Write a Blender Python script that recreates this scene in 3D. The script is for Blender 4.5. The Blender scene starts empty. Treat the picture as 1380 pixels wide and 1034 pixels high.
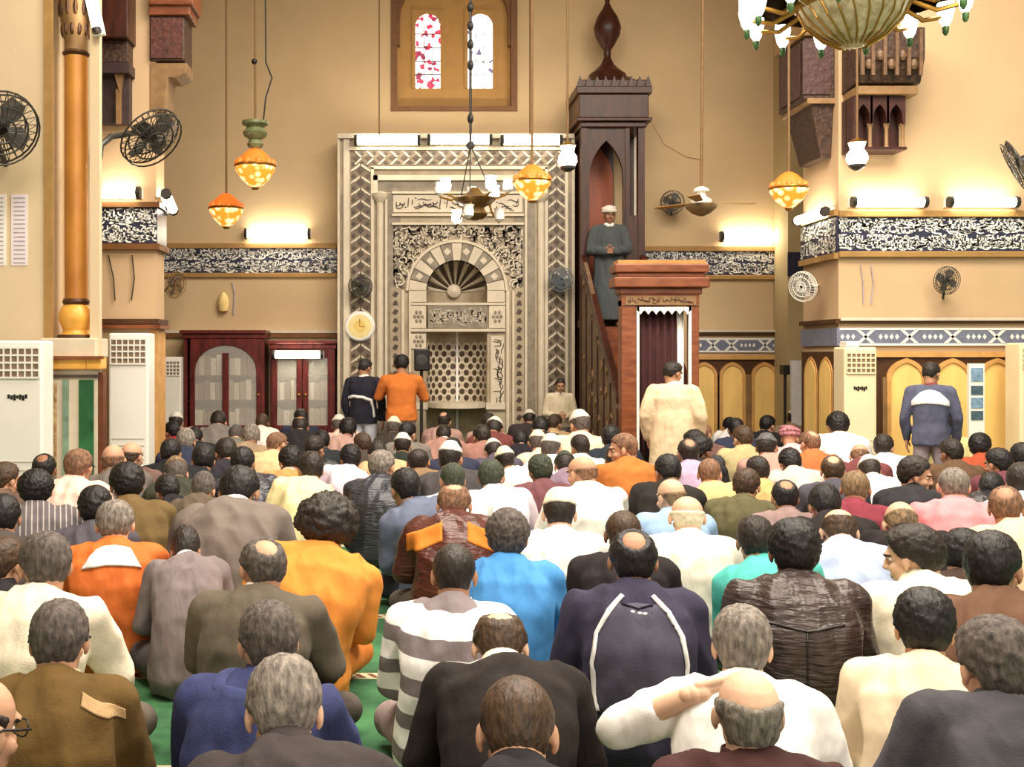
import bpy, bmesh, math, random
from math import pi, sin, cos, sqrt, radians, atan2
from mathutils import Vector, Matrix, noise, Euler
from mathutils.bvhtree import BVHTree

SC = bpy.context.scene
COL = SC.collection
rng = random.Random(7)
F = 1470.0      # focal length in pixels of the 1380 px wide frame
VX, VY = 540.0, 478.0   # vanishing point of the lines that run towards the far wall
CZ = 1.62       # camera height


def W(px, py, Y):
    return Vector(((px - VX) * Y / F, Y, CZ - (py - VY) * Y / F))


def wx(px, Y):
    return (px - VX) * Y / F


def wz(py, Y):
    return CZ - (py - VY) * Y / F


def lin(c):
    c = c / 255.0
    return c / 12.92 if c <= 0.04045 else ((c + 0.055) / 1.055) ** 2.4


def S(r, g, b):
    return (lin(r), lin(g), lin(b), 1.0)


# ------------------------------------------------------------------ materials
MATS = {}


def new_mat(name):
    m = bpy.data.materials.new(name)
    m.use_nodes = True
    nt = m.node_tree
    nt.nodes.clear()
    out = nt.nodes.new('ShaderNodeOutputMaterial')
    b = nt.nodes.new('ShaderNodeBsdfPrincipled')
    nt.links.new(b.outputs[0], out.inputs[0])
    return m, nt, b


def varied(name, rgb, var=0.12, scale=6.0, rough=0.6, bump=0.0, bscale=60.0, metal=0.0, stretch=(1, 1, 1), rgb2=None, spec=0.4, detail=4):
    """Principled surface whose colour drifts with noise, with a noise bump."""
    if name in MATS:
        return MATS[name]
    m, nt, b = new_mat(name)
    N, L = nt.nodes.new, nt.links.new
    tc = N('ShaderNodeTexCoord')
    mp = N('ShaderNodeMapping')
    mp.inputs['Scale'].default_value = stretch
    L(tc.outputs['Object'], mp.inputs[0])
    nz = N('ShaderNodeTexNoise')
    nz.inputs['Scale'].default_value = scale
    nz.inputs['Detail'].default_value = detail
    L(mp.outputs[0], nz.inputs['Vector'])
    cr = N('ShaderNodeValToRGB')
    c = S(*rgb)
    if rgb2:
        c2 = S(*rgb2)
        cr.color_ramp.elements[0].color = c2
        cr.color_ramp.elements[1].color = c
    else:
        cr.color_ramp.elements[0].color = tuple(x * (1 - var) for x in c[:3]) + (1,)
        cr.color_ramp.elements[1].color = tuple(min(1, x * (1 + var)) for x in c[:3]) + (1,)
    cr.color_ramp.elements[0].position = 0.3
    cr.color_ramp.elements[1].position = 0.7
    L(nz.outputs['Fac'], cr.inputs[0])
    L(cr.outputs[0], b.inputs['Base Color'])
    b.inputs['Roughness'].default_value = rough
    b.inputs['Metallic'].default_value = metal
    b.inputs['Specular IOR Level'].default_value = spec
    if bump > 0:
        n2 = N('ShaderNodeTexNoise')
        n2.inputs['Scale'].default_value = bscale
        n2.inputs['Detail'].default_value = 3
        L(mp.outputs[0], n2.inputs['Vector'])
        bp = N('ShaderNodeBump')
        bp.inputs['Strength'].default_value = bump
        bp.inputs['Distance'].default_value = 0.01
        L(n2.outputs['Fac'], bp.inputs['Height'])
        L(bp.outputs[0], b.inputs['Normal'])
    MATS[name] = m
    return m


def glow(name, rgb, strength):
    if name in MATS:
        return MATS[name]
    m, nt, b = new_mat(name)
    b.inputs['Base Color'].default_value = S(*rgb)
    b.inputs['Emission Color'].default_value = S(*rgb)
    b.inputs['Emission Strength'].default_value = strength
    MATS[name] = m
    return m


def glass_mat(name, rgb, rough=0.05, alpha=0.35):
    if name in MATS:
        return MATS[name]
    m, nt, b = new_mat(name)
    b.inputs['Base Color'].default_value = S(*rgb)
    b.inputs['Roughness'].default_value = rough
    b.inputs['Alpha'].default_value = alpha
    b.inputs['Specular IOR Level'].default_value = 0.8
    MATS[name] = m
    return m


# ------------------------------------------------------------------ mesh builder
class MB:
    def __init__(s):
        s.v, s.f, s.m = [], [], []

    def add(s, vs, fs, m=0):
        b = len(s.v)
        s.v.extend(Vector(x) for x in vs)
        for f in fs:
            s.f.append([b + i for i in f])
            s.m.append(m)
        return s

    def box(s, x0, x1, y0, y1, z0, z1, m=0):
        vs = [(x, y, z) for z in (z0, z1) for y in (y0, y1) for x in (x0, x1)]
        return s.add(vs, [(0, 2, 3, 1), (4, 5, 7, 6), (0, 1, 5, 4), (2, 6, 7, 3), (0, 4, 6, 2), (1, 3, 7, 5)], m)

    def pbox(s, px0, py0, px1, py1, Yf, Yb, m=0):
        """box measured in the photo at the depth of its front face"""
        return s.box(wx(px0, Yf), wx(px1, Yf), Yf, Yb, wz(py1, Yf), wz(py0, Yf), m)

    def taper(s, x0, x1, y0, y1, z0, x2, x3, y2, y3, z1, m=0):
        vs = [(x0, y0, z0), (x1, y0, z0), (x1, y1, z0), (x0, y1, z0), (x2, y2, z1), (x3, y2, z1), (x3, y3, z1), (x2, y3, z1)]
        return s.add(vs, [(3, 2, 1, 0), (4, 5, 6, 7), (0, 1, 5, 4), (1, 2, 6, 5), (2, 3, 7, 6), (3, 0, 4, 7)], m)

    def lathe(s, c, prof, n=20, m=0, axis=(0, 0, 1), mf=None):
        ax = Vector(axis).normalized()
        q = Vector((0, 0, 1)).rotation_difference(ax)
        c = Vector(c)
        vs, fs = [], []
        k = len(prof)
        for r, z in prof:
            for i in range(n):
                a = 2 * pi * i / n
                vs.append(c + q @ Vector((r * cos(a), r * sin(a), z)))
        for j in range(k - 1):
            for i in range(n):
                fs.append((j * n + i, j * n + (i + 1) % n, (j + 1) * n + (i + 1) % n, (j + 1) * n + i))
        fs.append(tuple(range(n - 1, -1, -1)))
        fs.append(tuple((k - 1) * n + i for i in range(n)))
        return s.add(vs, fs, m)

    def tube(s, pts, r, n=8, m=0):
        pts = [Vector(p) for p in pts]
        vs, fs = [], []
        u = None
        for i, p in enumerate(pts):
            t = (pts[min(i + 1, len(pts) - 1)] - pts[max(i - 1, 0)]).normalized()
            if u is None:
                u = t.orthogonal().normalized()
            else:
                u = (u - t * u.dot(t)).normalized()
            w = t.cross(u)
            rr = r[i] if isinstance(r, (list, tuple)) else r
            for j in range(n):
                a = 2 * pi * j / n
                vs.append(p + (u * cos(a) + w * sin(a)) * rr)
        for i in range(len(pts) - 1):
            for j in range(n):
                fs.append((i * n + j, i * n + (j + 1) % n, (i + 1) * n + (j + 1) % n, (i + 1) * n + j))
        fs.append(tuple(range(n - 1, -1, -1)))
        fs.append(tuple((len(pts) - 1) * n + j for j in range(n)))
        return s.add(vs, fs, m)

    def prism(s, poly, y0, y1, m=0):
        """polygon in x,z pushed from y0 to y1"""
        n = len(poly)
        vs = [(x, y0, z) for x, z in poly] + [(x, y1, z) for x, z in poly]
        fs = [tuple(range(n)), tuple(range(2 * n - 1, n - 1, -1))]
        fs += [(i, n + i, n + (i + 1) % n, (i + 1) % n) for i in range(n)]
        return s.add(vs, fs, m)

    def prism_x(s, poly, x0, x1, m=0):
        n = len(poly)
        vs = [(x0, y, z) for y, z in poly] + [(x1, y, z) for y, z in poly]
        fs = [tuple(range(n)), tuple(range(2 * n - 1, n - 1, -1))]
        fs += [(i, n + i, n + (i + 1) % n, (i + 1) % n) for i in range(n)]
        return s.add(vs, fs, m)

    def ball(s, c, r, n=14, m=0):
        rx, ry, rz = (r, r, r) if not isinstance(r, (tuple, list)) else r
        k = n // 2 + 1
        vs, fs = [], []
        c = Vector(c)
        for j in range(1, k):
            t = pi * j / k
            for i in range(n):
                a = 2 * pi * i / n
                vs.append(c + Vector((rx * sin(t) * cos(a), ry * sin(t) * sin(a), rz * cos(t))))
        top = len(vs); vs.append(c + Vector((0, 0, rz)))
        bot = len(vs); vs.append(c - Vector((0, 0, rz)))
        for j in range(k - 2):
            for i in range(n):
                fs.append((j * n + i, (j + 1) * n + i, (j + 1) * n + (i + 1) % n, j * n + (i + 1) % n))
        for i in range(n):
            fs.append((top, i, (i + 1) % n))
            fs.append((bot, (k - 2) * n + (i + 1) % n, (k - 2) * n + i))
        return s.add(vs, fs, m)

    def build(s, name, mats, parent=None, smooth=False, bevel=0.0, kind=None, recalc=True):
        me = bpy.data.meshes.new(name)
        if parent is None:
            lo = Vector([min(v[i] for v in s.v) for i in range(3)])
            hi = Vector([max(v[i] for v in s.v) for i in range(3)])
            org = Vector(((lo.x + hi.x) / 2, (lo.y + hi.y) / 2, lo.z))
        else:
            org = Vector((0, 0, 0)); p = parent
            while p is not None:
                org += p.location; p = p.parent
            lp = parent.location
        me.from_pydata([v - org for v in s.v], [], s.f)
        if not isinstance(mats, (list, tuple)):
            mats = [mats]
        for m in mats:
            me.materials.append(m)
        me.polygons.foreach_set('material_index', s.m)
        if recalc:
            bm = bmesh.new(); bm.from_mesh(me)
            bmesh.ops.recalc_face_normals(bm, faces=bm.faces)
            bm.to_mesh(me); bm.free()
        if smooth:
            me.shade_smooth()
            try:
                me.set_sharp_from_angle(angle=radians(40))
            except Exception:
                pass
        o = bpy.data.objects.new(name, me)
        COL.objects.link(o)
        if parent is None:
            o.location = org
        else:
            o.parent = parent
        if bevel > 0:
            bv = o.modifiers.new('bevel', 'BEVEL')
            bv.width = bevel; bv.segments = 2; bv.limit_method = 'ANGLE'
        if kind:
            o['kind'] = kind
        return o


def tag(o, label, cat, group=None):
    o['label'] = label; o['category'] = cat
    if group:
        o['group'] = group
    return o


def thing(name, label, cat, loc=(0, 0, 0), group=None):
    o = bpy.data.objects.new(name, None)
    COL.objects.link(o)
    o.location = loc; o.empty_display_size = 0.1
    return tag(o, label, cat, group)


def struct(name, mb, mat, parent=None, **k):
    o = mb.build(name, mat, parent, **k)
    if parent is None:
        o['kind'] = 'structure'
    return o


# brush strokes of the tile inscriptions: pen ribbons lying on a surface
def ribbon(mb, pts, w0, org, ux, uz, nrm, lift, m=0):
    n = len(pts)
    vs, fs = [], []
    for i, (x, z) in enumerate(pts):
        a = pts[max(i - 1, 0)]; b = pts[min(i + 1, n - 1)]
        dx, dz = b[0] - a[0], b[1] - a[1]
        l = sqrt(dx * dx + dz * dz) or 1
        t = i / max(1, n - 1)
        w = w0 * (0.35 + 0.65 * sin(pi * (0.12 + 0.8 * t))) * 0.5
        nx, nz = -dz / l * w, dx / l * w
        for sgn in (1, -1):
            vs.append(org + ux * (x + sgn * nx) + uz * (z + sgn * nz) + nrm * lift)
    for i in range(n - 1):
        fs.append((2 * i, 2 * i + 1, 2 * i + 3, 2 * i + 2))
    mb.add(vs, fs, m)


def script_strokes(length, h, r, dens=1.0):
    """flowing pen strokes filling a band: tall uprights, bowls, sweeping tails and dots"""
    out = []
    x = 0.02
    step = h * 0.20 / dens
    while x < length - 0.02:
        k = r.random()
        if k < 0.34:
            z1 = h * r.uniform(0.78, 0.95); z0 = h * r.uniform(0.12, 0.45)
            lean = h * r.uniform(-0.16, 0.10)
            out.append(([(x + lean * t, z1 + (z0 - z1) * t) for t in (0, .33, .66, 1)], h * 0.085))
        elif k < 0.62:
            cx, cz, rr = x, h * r.uniform(0.28, 0.7), h * r.uniform(0.12, 0.24)
            a0 = r.uniform(2.6, 3.6)
            out.append(([(cx + rr * 1.3 * cos(a0 + t * 3.6), cz + rr * sin(a0 + t * 3.6)) for t in [i / 8 for i in range(9)]], h * 0.09))
        elif k < 0.86:
            L = h * r.uniform(0.5, 1.0); zz = h * r.uniform(0.1, 0.75); up = h * r.uniform(-.22, .25)
            out.append(([(x + L * (t - .5), zz + up * t + h * 0.07 * sin(t * 6)) for t in [i / 7 for i in range(8)]], h * 0.085))
        else:
            zz = h * r.uniform(0.2, 0.9); d = h * 0.06
            out.append(([(x, zz), (x + d, zz + d * .7), (x + 2 * d, zz)], h * 0.09))
        x += step * r.uniform(0.5, 1.1)
    if dens > 1.2:
        # a second tier of smaller letters and marks woven between the first
        x = 0.0
        while x < length:
            k = r.random()
            cz = h * r.choice((.2, .35, .55, .72, .86)); rr = h * r.uniform(.07, .14); a0 = r.uniform(0, 6.3)
            if k < .6:
                out.append(([(x + rr * 1.3 * cos(a0 + t * 3.4), cz + rr * sin(a0 + t * 3.4)) for t in [i / 6 for i in range(7)]], h * .075))
            else:
                L = h * r.uniform(.2, .5); up = h * r.uniform(-.2, .2)
                out.append(([(x + L * (t - .5), cz + up * t) for t in (0, .3, .6, 1)], h * .08))
            x += h * .13 / dens * r.uniform(.6, 1.3)
    res = []
    for pts, w in out:
        res.append(([(min(max(px, 0.01), length - 0.01), min(max(pz, h * 0.05), h * 0.95)) for px, pz in pts], w))
    return res


def inscription(org, ux, uz, nrm, length, h, seed, mat, parent, name='calligraphy', dens=1.0, lift=0.004, fat=1.0):
    r = random.Random(seed)
    mb = MB()
    for pts, w in script_strokes(length, h, r, dens):
        ribbon(mb, pts, w * fat, Vector(org), Vector(ux), Vector(uz), Vector(nrm), lift)
    return mb.build(name, mat, parent, recalc=False)


def arch_poly(cx, half, z0, zs, rise, n=10, point=0.0):
    """outline of an arched opening: sides from z0 to spring line zs, then a (pointed) arch"""
    pts = [(cx - half, z0), (cx + half, z0), (cx + half, zs)]
    for i in range(1, n):
        t = i / n
        a = pi * t
        x = cx + half * cos(a)
        z = zs + rise * (sin(a) + point * (1 - abs(cos(a))) ** 2)
        pts.append((x, z))
    pts.append((cx - half, zs))
    return pts


def arch_wall(mb, x0, x1, z0, z1, arch, y0, y1, m=0):
    """rectangle x0..x1, z0..z1 with an arched hole standing on z0 (arch = arch_poly list)"""
    ax0, ax1 = arch[0][0], arch[1][0]
    top = arch[2:]
    apex = max(range(len(top)), key=lambda i: top[i][1])
    axp, azp = top[apex]
    right = [(ax1, z0), (x1, z0), (x1, z1), (axp, z1)] + [top[i] for i in range(apex, -1, -1)]
    left = [(x0, z0), (ax0, z0)] + [top[i] for i in range(len(top) - 1, apex - 1, -1)] + [(axp, z1), (x0, z1)]
    mb.prism(right, y0, y1, m)
    mb.prism(left, y0, y1, m)
EXPOSURE, WORLD, CEIL_W, BACK_W = 0.05, 0.5, 600, 480
# ================================================================== camera, light
cam = bpy.data.cameras.new('camera')
cam.sensor_fit = 'HORIZONTAL'; cam.sensor_width = 36.0
cam.lens = F / 1380.0 * 36.0
cam.shift_x = (690.0 - VX) / 1380.0
cam.shift_y = (VY - 517.0) / 1380.0
camo = bpy.data.objects.new('camera', cam)
COL.objects.link(camo)
camo.location = (0, 0, CZ); camo.rotation_euler = (pi / 2, 0, 0)
SC.camera = camo
SC.view_settings.view_transform = 'Standard'
SC.view_settings.look = 'None'
SC.view_settings.gamma = 1.0
SC.view_settings.use_curve_mapping = False
SC.view_settings.exposure = EXPOSURE

wd = bpy.data.worlds.new('world'); SC.world = wd
wd.use_nodes = True
bgn = wd.node_tree.nodes['Background']
bgn.inputs[0].default_value = S(255, 238, 214)
bgn.inputs[1].default_value = WORLD


def area(name, loc, sx, sy, power, rgb, rot=(0, 0, 0)):
    l = bpy.data.lights.new(name, 'AREA')
    l.shape = 'RECTANGLE'; l.size = sx; l.size_y = sy
    l.energy = power; l.color = S(*rgb)[:3]
    o = bpy.data.objects.new(name, l)
    COL.objects.link(o); o.location = loc; o.rotation_euler = rot
    return o


for i_, (x_, y_, p_) in enumerate([(-1.0, 3.0, 1.0), (5.0, 3.0, 1.15), (0.5, 8.6, .9), (4.2, 8.0, 1.1)]):
    area('ceiling_fill', (x_, y_, 7.6), 3.0, 3.0, CEIL_W * p_, (255, 243, 226))  # soft area lights added under the ceiling, standing in for unseen lamps
area('back_fill', (3.5, -6.0, 5.2), 9.0, 4.0, BACK_W, (255, 244, 228), (radians(68), 0, 0))  # fill light added behind the camera to light the hall from the front

# ================================================================== materials of the hall
PLASTER = varied('plaster_tan', (200, 174, 136), 0.06, 1.2, 0.85, 0.15, 25)
PLASTER_L = varied('plaster_pale', (198, 168, 132), 0.05, 1.2, 0.85, 0.12, 25)
PLASTER_W = varied('plaster_cream', (214, 192, 158), 0.04, 1.2, 0.85, 0.12, 25)
OLIVE = varied('plaster_olive', (172, 152, 112), 0.06, 2, 0.85)
MARB = varied('marble_beige', (180, 165, 140), 0.16, 5, 0.45, 0.1, 30, rgb2=(152, 136, 112))
MARB_L = varied('marble_pale', (208, 196, 174), 0.08, 6, 0.4)
MARB_G = varied('marble_grey', (150, 140, 122), 0.2, 8, 0.45, rgb2=(118, 108, 94))
MARB_D = varied('marble_dark', (74, 60, 48), 0.25, 12, 0.45)
TAN = varied('window_panel_tan', (176, 134, 76), 0.08, 4, 0.7)
TRIM_BR = varied('trim_brown', (112, 72, 34), 0.15, 8, 0.55)
TRIM_OL = varied('trim_ochre', (158, 122, 70), 0.12, 8, 0.6)
RAIL_D = varied('rail_dark', (74, 44, 22), 0.2, 10, 0.5)
NAVY_TILE = varied('tile_navy', (44, 46, 66), 0.3, 18, 0.35)
WHITE_TILE = varied('tile_white', (232, 230, 224), 0.06, 30, 0.35)
BLUE_TILE = varied('tile_blue_grey', (112, 118, 138), 0.15, 14, 0.4)
OCHRE = varied('panel_ochre', (240, 200, 122), 0.10, 5, 0.55, stretch=(1, 1, .3))
OCHRE_D = varied('panel_frame_ochre', (204, 154, 90), 0.15, 9, 0.55)
WOOD_D = varied('wood_dark', (74, 34, 22), 0.3, 6, 0.38, 0.15, 40, stretch=(3, 3, .6), rgb2=(44, 18, 12))
WOOD_R = varied('wood_red', (144, 84, 50), 0.2, 6, 0.38, 0.1, 40, stretch=(.8, 3, 3), rgb2=(106, 54, 32))
WOOD_M = varied('wood_mahogany', (108, 42, 38), 0.25, 7, 0.33, 0.1, 40, stretch=(3, 3, .6), rgb2=(66, 20, 20))
WOOD_G = varied('wood_greybrown', (132, 108, 82), 0.25, 7, 0.5, 0.2, 30, rgb2=(92, 70, 52))
WOOD_C = varied('wood_carved', (84, 60, 46), 0.35, 26, 0.55, 1.0, 26, rgb2=(40, 26, 20))
WOOD_P = varied('wood_light_edge', (136, 104, 68), 0.2, 9, 0.5)
BLACK = varied('black_plastic', (26, 24, 24), 0.2, 12, 0.45)
DGREY = varied('dark_grey_metal', (62, 60, 56), 0.2, 12, 0.4, metal=0.3)
WHITE_P = varied('white_plastic', (236, 234, 226), 0.03, 3, 0.4)
CREAM_P = varied('cream_plastic', (230, 216, 178), 0.04, 3, 0.4)
PAPER = varied('paper', (232, 226, 220), 0.05, 9, 0.8)
PRINT = varied('print_grey', (166, 158, 168), 0.2, 30, 0.8)
GREEN_M = varied('marble_green', (52, 110, 66), 0.3, 7, 0.3, rgb2=(28, 76, 44))
ORANGE_M = varied('marble_orange', (204, 142, 62), 0.15, 5, 0.35, stretch=(1, 1, .4), rgb2=(170, 108, 44))
ORANGE_L = varied('marble_orange_bright', (228, 170, 76), 0.15, 6, 0.35)
BRASS = varied('brass', (176, 132, 58), 0.2, 10, 0.3, metal=0.8)
CORD_BR = varied('cord_brown', (112, 84, 52), 0.15, 20, 0.7)
TUBE = glow('tube_glow', (255, 244, 216), 26.0)
BULB = glow('bulb_glow', (255, 250, 240), 7.0)
AMBER = glow('amber_glow', (236, 112, 36), 0.55)
m, nt, b = new_mat('amber_core_glow')
tc = nt.nodes.new('ShaderNodeTexCoord'); vo = nt.nodes.new('ShaderNodeTexVoronoi'); vo.inputs['Scale'].default_value = 13
nt.links.new(tc.outputs['Object'], vo.inputs['Vector'])
cr = nt.nodes.new('ShaderNodeValToRGB')
cr.color_ramp.elements[0].color = S(255, 236, 170); cr.color_ramp.elements[1].color = S(238, 128, 36)
cr.color_ramp.elements[0].position = .20; cr.color_ramp.elements[1].position = .58
nt.links.new(vo.outputs['Distance'], cr.inputs[0])
nt.links.new(cr.outputs[0], b.inputs['Base Color']); nt.links.new(cr.outputs[0], b.inputs['Emission Color'])
b.inputs['Emission Strength'].default_value = 1.5
AMBER_HOT = m

# ================================================================== carpet
m, nt, b = new_mat('carpet_green')
N, L = nt.nodes.new, nt.links.new
tc = N('ShaderNodeTexCoord'); sx = N('ShaderNodeSeparateXYZ'); L(tc.outputs['Object'], sx.inputs[0])


def mth(op, a, bb=None, cc=None):
    n = N('ShaderNodeMath'); n.operation = op
    for i, q in enumerate((a, bb, cc)):
        if q is None:
            continue
        if isinstance(q, (int, float)):
            n.inputs[i].default_value = q
        else:
            L(q, n.inputs[i])
    return n.outputs[0]


# a cream band with a red-brown twist every 1.25 m
yy = mth('ADD', sx.outputs[1], 0.60)
ym = mth('MODULO', mth('ADD', yy, 100 * 1.25), 1.25)
band = mth('LESS_THAN', ym, 0.10)
edge = mth('LESS_THAN', mth('ABSOLUTE', mth('SUBTRACT', ym, 0.05)), 0.035)
tw = mth('GREATER_THAN', mth('SINE', mth('ADD', mth('MULTIPLY', sx.outputs[0], 95.0), mth('MULTIPLY', ym, 60.0))), 0.1)
nz = N('ShaderNodeTexNoise'); nz.inputs['Scale'].default_value = 5; nz.inputs['Detail'].default_value = 6
L(tc.outputs['Object'], nz.inputs['Vector'])
cr = N('ShaderNodeValToRGB')
cr.color_ramp.elements[0].color = S(40, 86, 54); cr.color_ramp.elements[1].color = S(66, 122, 76)
cr.color_ramp.elements[0].position = .35; cr.color_ramp.elements[1].position = .65
L(nz.outputs[0], cr.inputs[0])


def mixc(fac, a, bb):
    n = N('ShaderNodeMix'); n.data_type = 'RGBA'
    L(fac, n.inputs[0])
    for i, q in ((6, a), (7, bb)):
        if isinstance(q, tuple):
            n.inputs[i].default_value = q
        else:
            L(q, n.inputs[i])
    return n.outputs[2]


c1 = mixc(band, cr.outputs[0], S(206, 196, 158))
c2 = mixc(mth('MULTIPLY', edge, tw), c1, S(116, 66, 44))
L(c2, b.inputs['Base Color']); b.inputs['Roughness'].default_value = .95
n2 = N('ShaderNodeTexNoise'); n2.inputs['Scale'].default_value = 220
L(tc.outputs['Object'], n2.inputs['Vector'])
bp = N('ShaderNodeBump'); bp.inputs['Strength'].default_value = .5; bp.inputs['Distance'].default_value = .01
L(n2.outputs[0], bp.inputs['Height']); L(bp.outputs[0], b.inputs['Normal'])
CARPET = m

fl = MB().box(-12, 14, -2, 16.6, -0.2, 0.0)
struct('floor', fl, CARPET)
struct('wall_left_blocker', MB().box(-10.2, -10.0, -2, 16, 0, 8), PLASTER)  # unseen wall added to stop world light flooding in from the left
struct('ceiling', MB().box(-12, 14, -2, 16.6, 8.0, 8.2), PLASTER_L)

# ================================================================== far wall with its bands
YW = 16.0
# the wall is one mesh with an opening behind the window recess and behind the niche
wf = MB()
rx0, rx1 = wx(527, YW), wx(697, YW)
rz0 = wz(150, YW)
nx0, nx1, nzt = wx(560, YW), wx(672, YW), wz(335, YW)
wf.box(-12, rx0, YW, YW + .5, 0, 8)
wf.box(rx1, 14, YW, YW + .5, 0, 8)
wf.box(rx0, rx1, YW, YW + .5, nzt, rz0)
wf.box(rx0, nx0, YW, YW + .5, 0, nzt)
wf.box(nx1, rx1, YW, YW + .5, 0, nzt)
wf.box(rx0, rx1, YW + .16, YW + .5, rz0, 8)
wf.box(nx0, nx1, YW + .45, YW + .5, 0, nzt)
struct('wall_far', wf, PLASTER)

# window recess: a brown frame with an arched head, the tan panel behind, two stained lights
ax = wx(612, YW)
fr = MB()
fr.box(rx0, rx0 + .09, YW - .03, YW + .15, rz0, 7.6)
fr.box(rx1 - .09, rx1, YW - .03, YW + .15, rz0, 7.6)
fr.box(rx0 + .09, rx1 - .09, YW - .03, YW + .15, rz0, rz0 + .07)
hd = arch_poly(ax, (rx1 - rx0) / 2 - .13, wz(60, YW), wz(20, YW), .62, 14)
arch_wall(fr, rx0 + .09, rx1 - .09, wz(60, YW), 7.9, hd, YW + .02, YW + .14)
struct('trim_1', fr, TRIM_BR)
struct('trim_2', MB().box(rx0 + .05, rx1 - .05, YW + .145, YW + .16, rz0 + .05, 7.95), TAN)


def stained(name, seed, cols, weights):
    m, nt, b = new_mat(name)
    N, L = nt.nodes.new, nt.links.new
    tc = N('ShaderNodeTexCoord')
    vo = N('ShaderNodeTexVoronoi'); vo.inputs['Scale'].default_value = 17
    mp = N('ShaderNodeMapping'); mp.inputs['Location'].default_value = (seed, 0, seed)
    L(tc.outputs['Object'], mp.inputs[0]); L(mp.outputs[0], vo.inputs['Vector'])
    sp = N('ShaderNodeSeparateColor'); L(vo.outputs['Color'], sp.inputs[0])
    cr = N('ShaderNodeValToRGB'); cr.color_ramp.interpolation = 'CONSTANT'
    el = cr.color_ramp.elements
    while len(el) < len(cols):
        el.new(0.5)
    acc = 0
    for i, c in enumerate(cols):
        el[i].position = acc; el[i].color = S(*c); acc += weights[i]
    L(sp.outputs[0], cr.inputs[0])
    L(cr.outputs[0], b.inputs['Base Color']); L(cr.outputs[0], b.inputs['Emission Color'])
    b.inputs['Emission Strength'].default_value = 1.5
    return m


SG1 = stained('stained_glass_red', 1.0, [(255, 250, 252), (200, 40, 70), (255, 205, 190), (120, 30, 60), (255, 240, 245)], [.3, .2, .15, .1, .25])
SG2 = stained('stained_glass_pale', 5.0, [(255, 254, 255), (200, 190, 225), (255, 250, 255), (90, 80, 110), (250, 244, 255)], [.4, .14, .25, .05, .1])
for i_, (cx_, sg) in enumerate([(577, SG1), (648, SG2)]):
    c = wx(cx_, YW); hw = .185
    mb = MB()
    outer = arch_poly(c, hw + .03, wz(116, YW) - .03, wz(32, YW), hw + .03, 14)
    arch_wall(mb, c - hw - .05, c + hw + .05, wz(116, YW), wz(10, YW), arch_poly(c, hw, wz(116, YW), wz(32, YW), hw, 14), YW + .115, YW + .144)
    w_ = struct('window_%d' % (i_ + 1), mb, TAN)
    MB().prism(arch_poly(c, hw, wz(116, YW), wz(32, YW), hw, 14), YW + .135, YW + .144).build('stained_pane', sg, w_)
    # lead lattice
    ld = MB()
    for k in range(1, 5):
        z = wz(116, YW) + k * .2
        ld.box(c - hw, c + hw, YW + .125, YW + .134, z - .006, z + .006)
    for k in (-1, 1):
        ld.box(c + k * .06 - .005, c + k * .06 + .005, YW + .125, YW + .134, wz(116, YW), wz(30, YW))
    ld.build('glazing_bars', MARB_D if i_ == 0 else WHITE_P, w_)


def frieze(idx, px0, px1, py0, py1, Y, seed, rails=True, dens=1.15, depth=.03):
    """navy tile band with white pen work between two ochre rails"""
    mb = MB().pbox(px0, py0, px1, py1, Y - depth, Y)
    t = struct('trim_%d' % idx, mb, NAVY_TILE)
    x0, x1 = wx(px0, Y - depth), wx(px1, Y - depth)
    z0, z1 = wz(py1, Y - depth), wz(py0, Y - depth)
    for k_ in (0, 1):
        inscription((x0, Y - depth, z0 + k_ * (z1 - z0) * .5), (1, 0, 0), (0, 0, 1), (0, -1, 0), x1 - x0, (z1 - z0) * .52, seed + 50 * k_, WHITE_TILE, t, dens=dens, fat=1.12)
    r = MB()
    r.box(x0, x1, Y - depth - .03, Y, z1, z1 + .075)
    r.box(x0, x1, Y - depth - .03, Y, z0 - .065, z0)
    r.build('rail', TRIM_OL, t, bevel=.008)
    return t


frieze(3, 212, 454, 335, 368, YW, 3, dens=1.5)
frieze(4, 868, 1064, 339, 371, YW, 4, dens=1.5)

# right of the pulpit: dark rail, blue grey tile band, blind arcade
YA = YW


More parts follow.
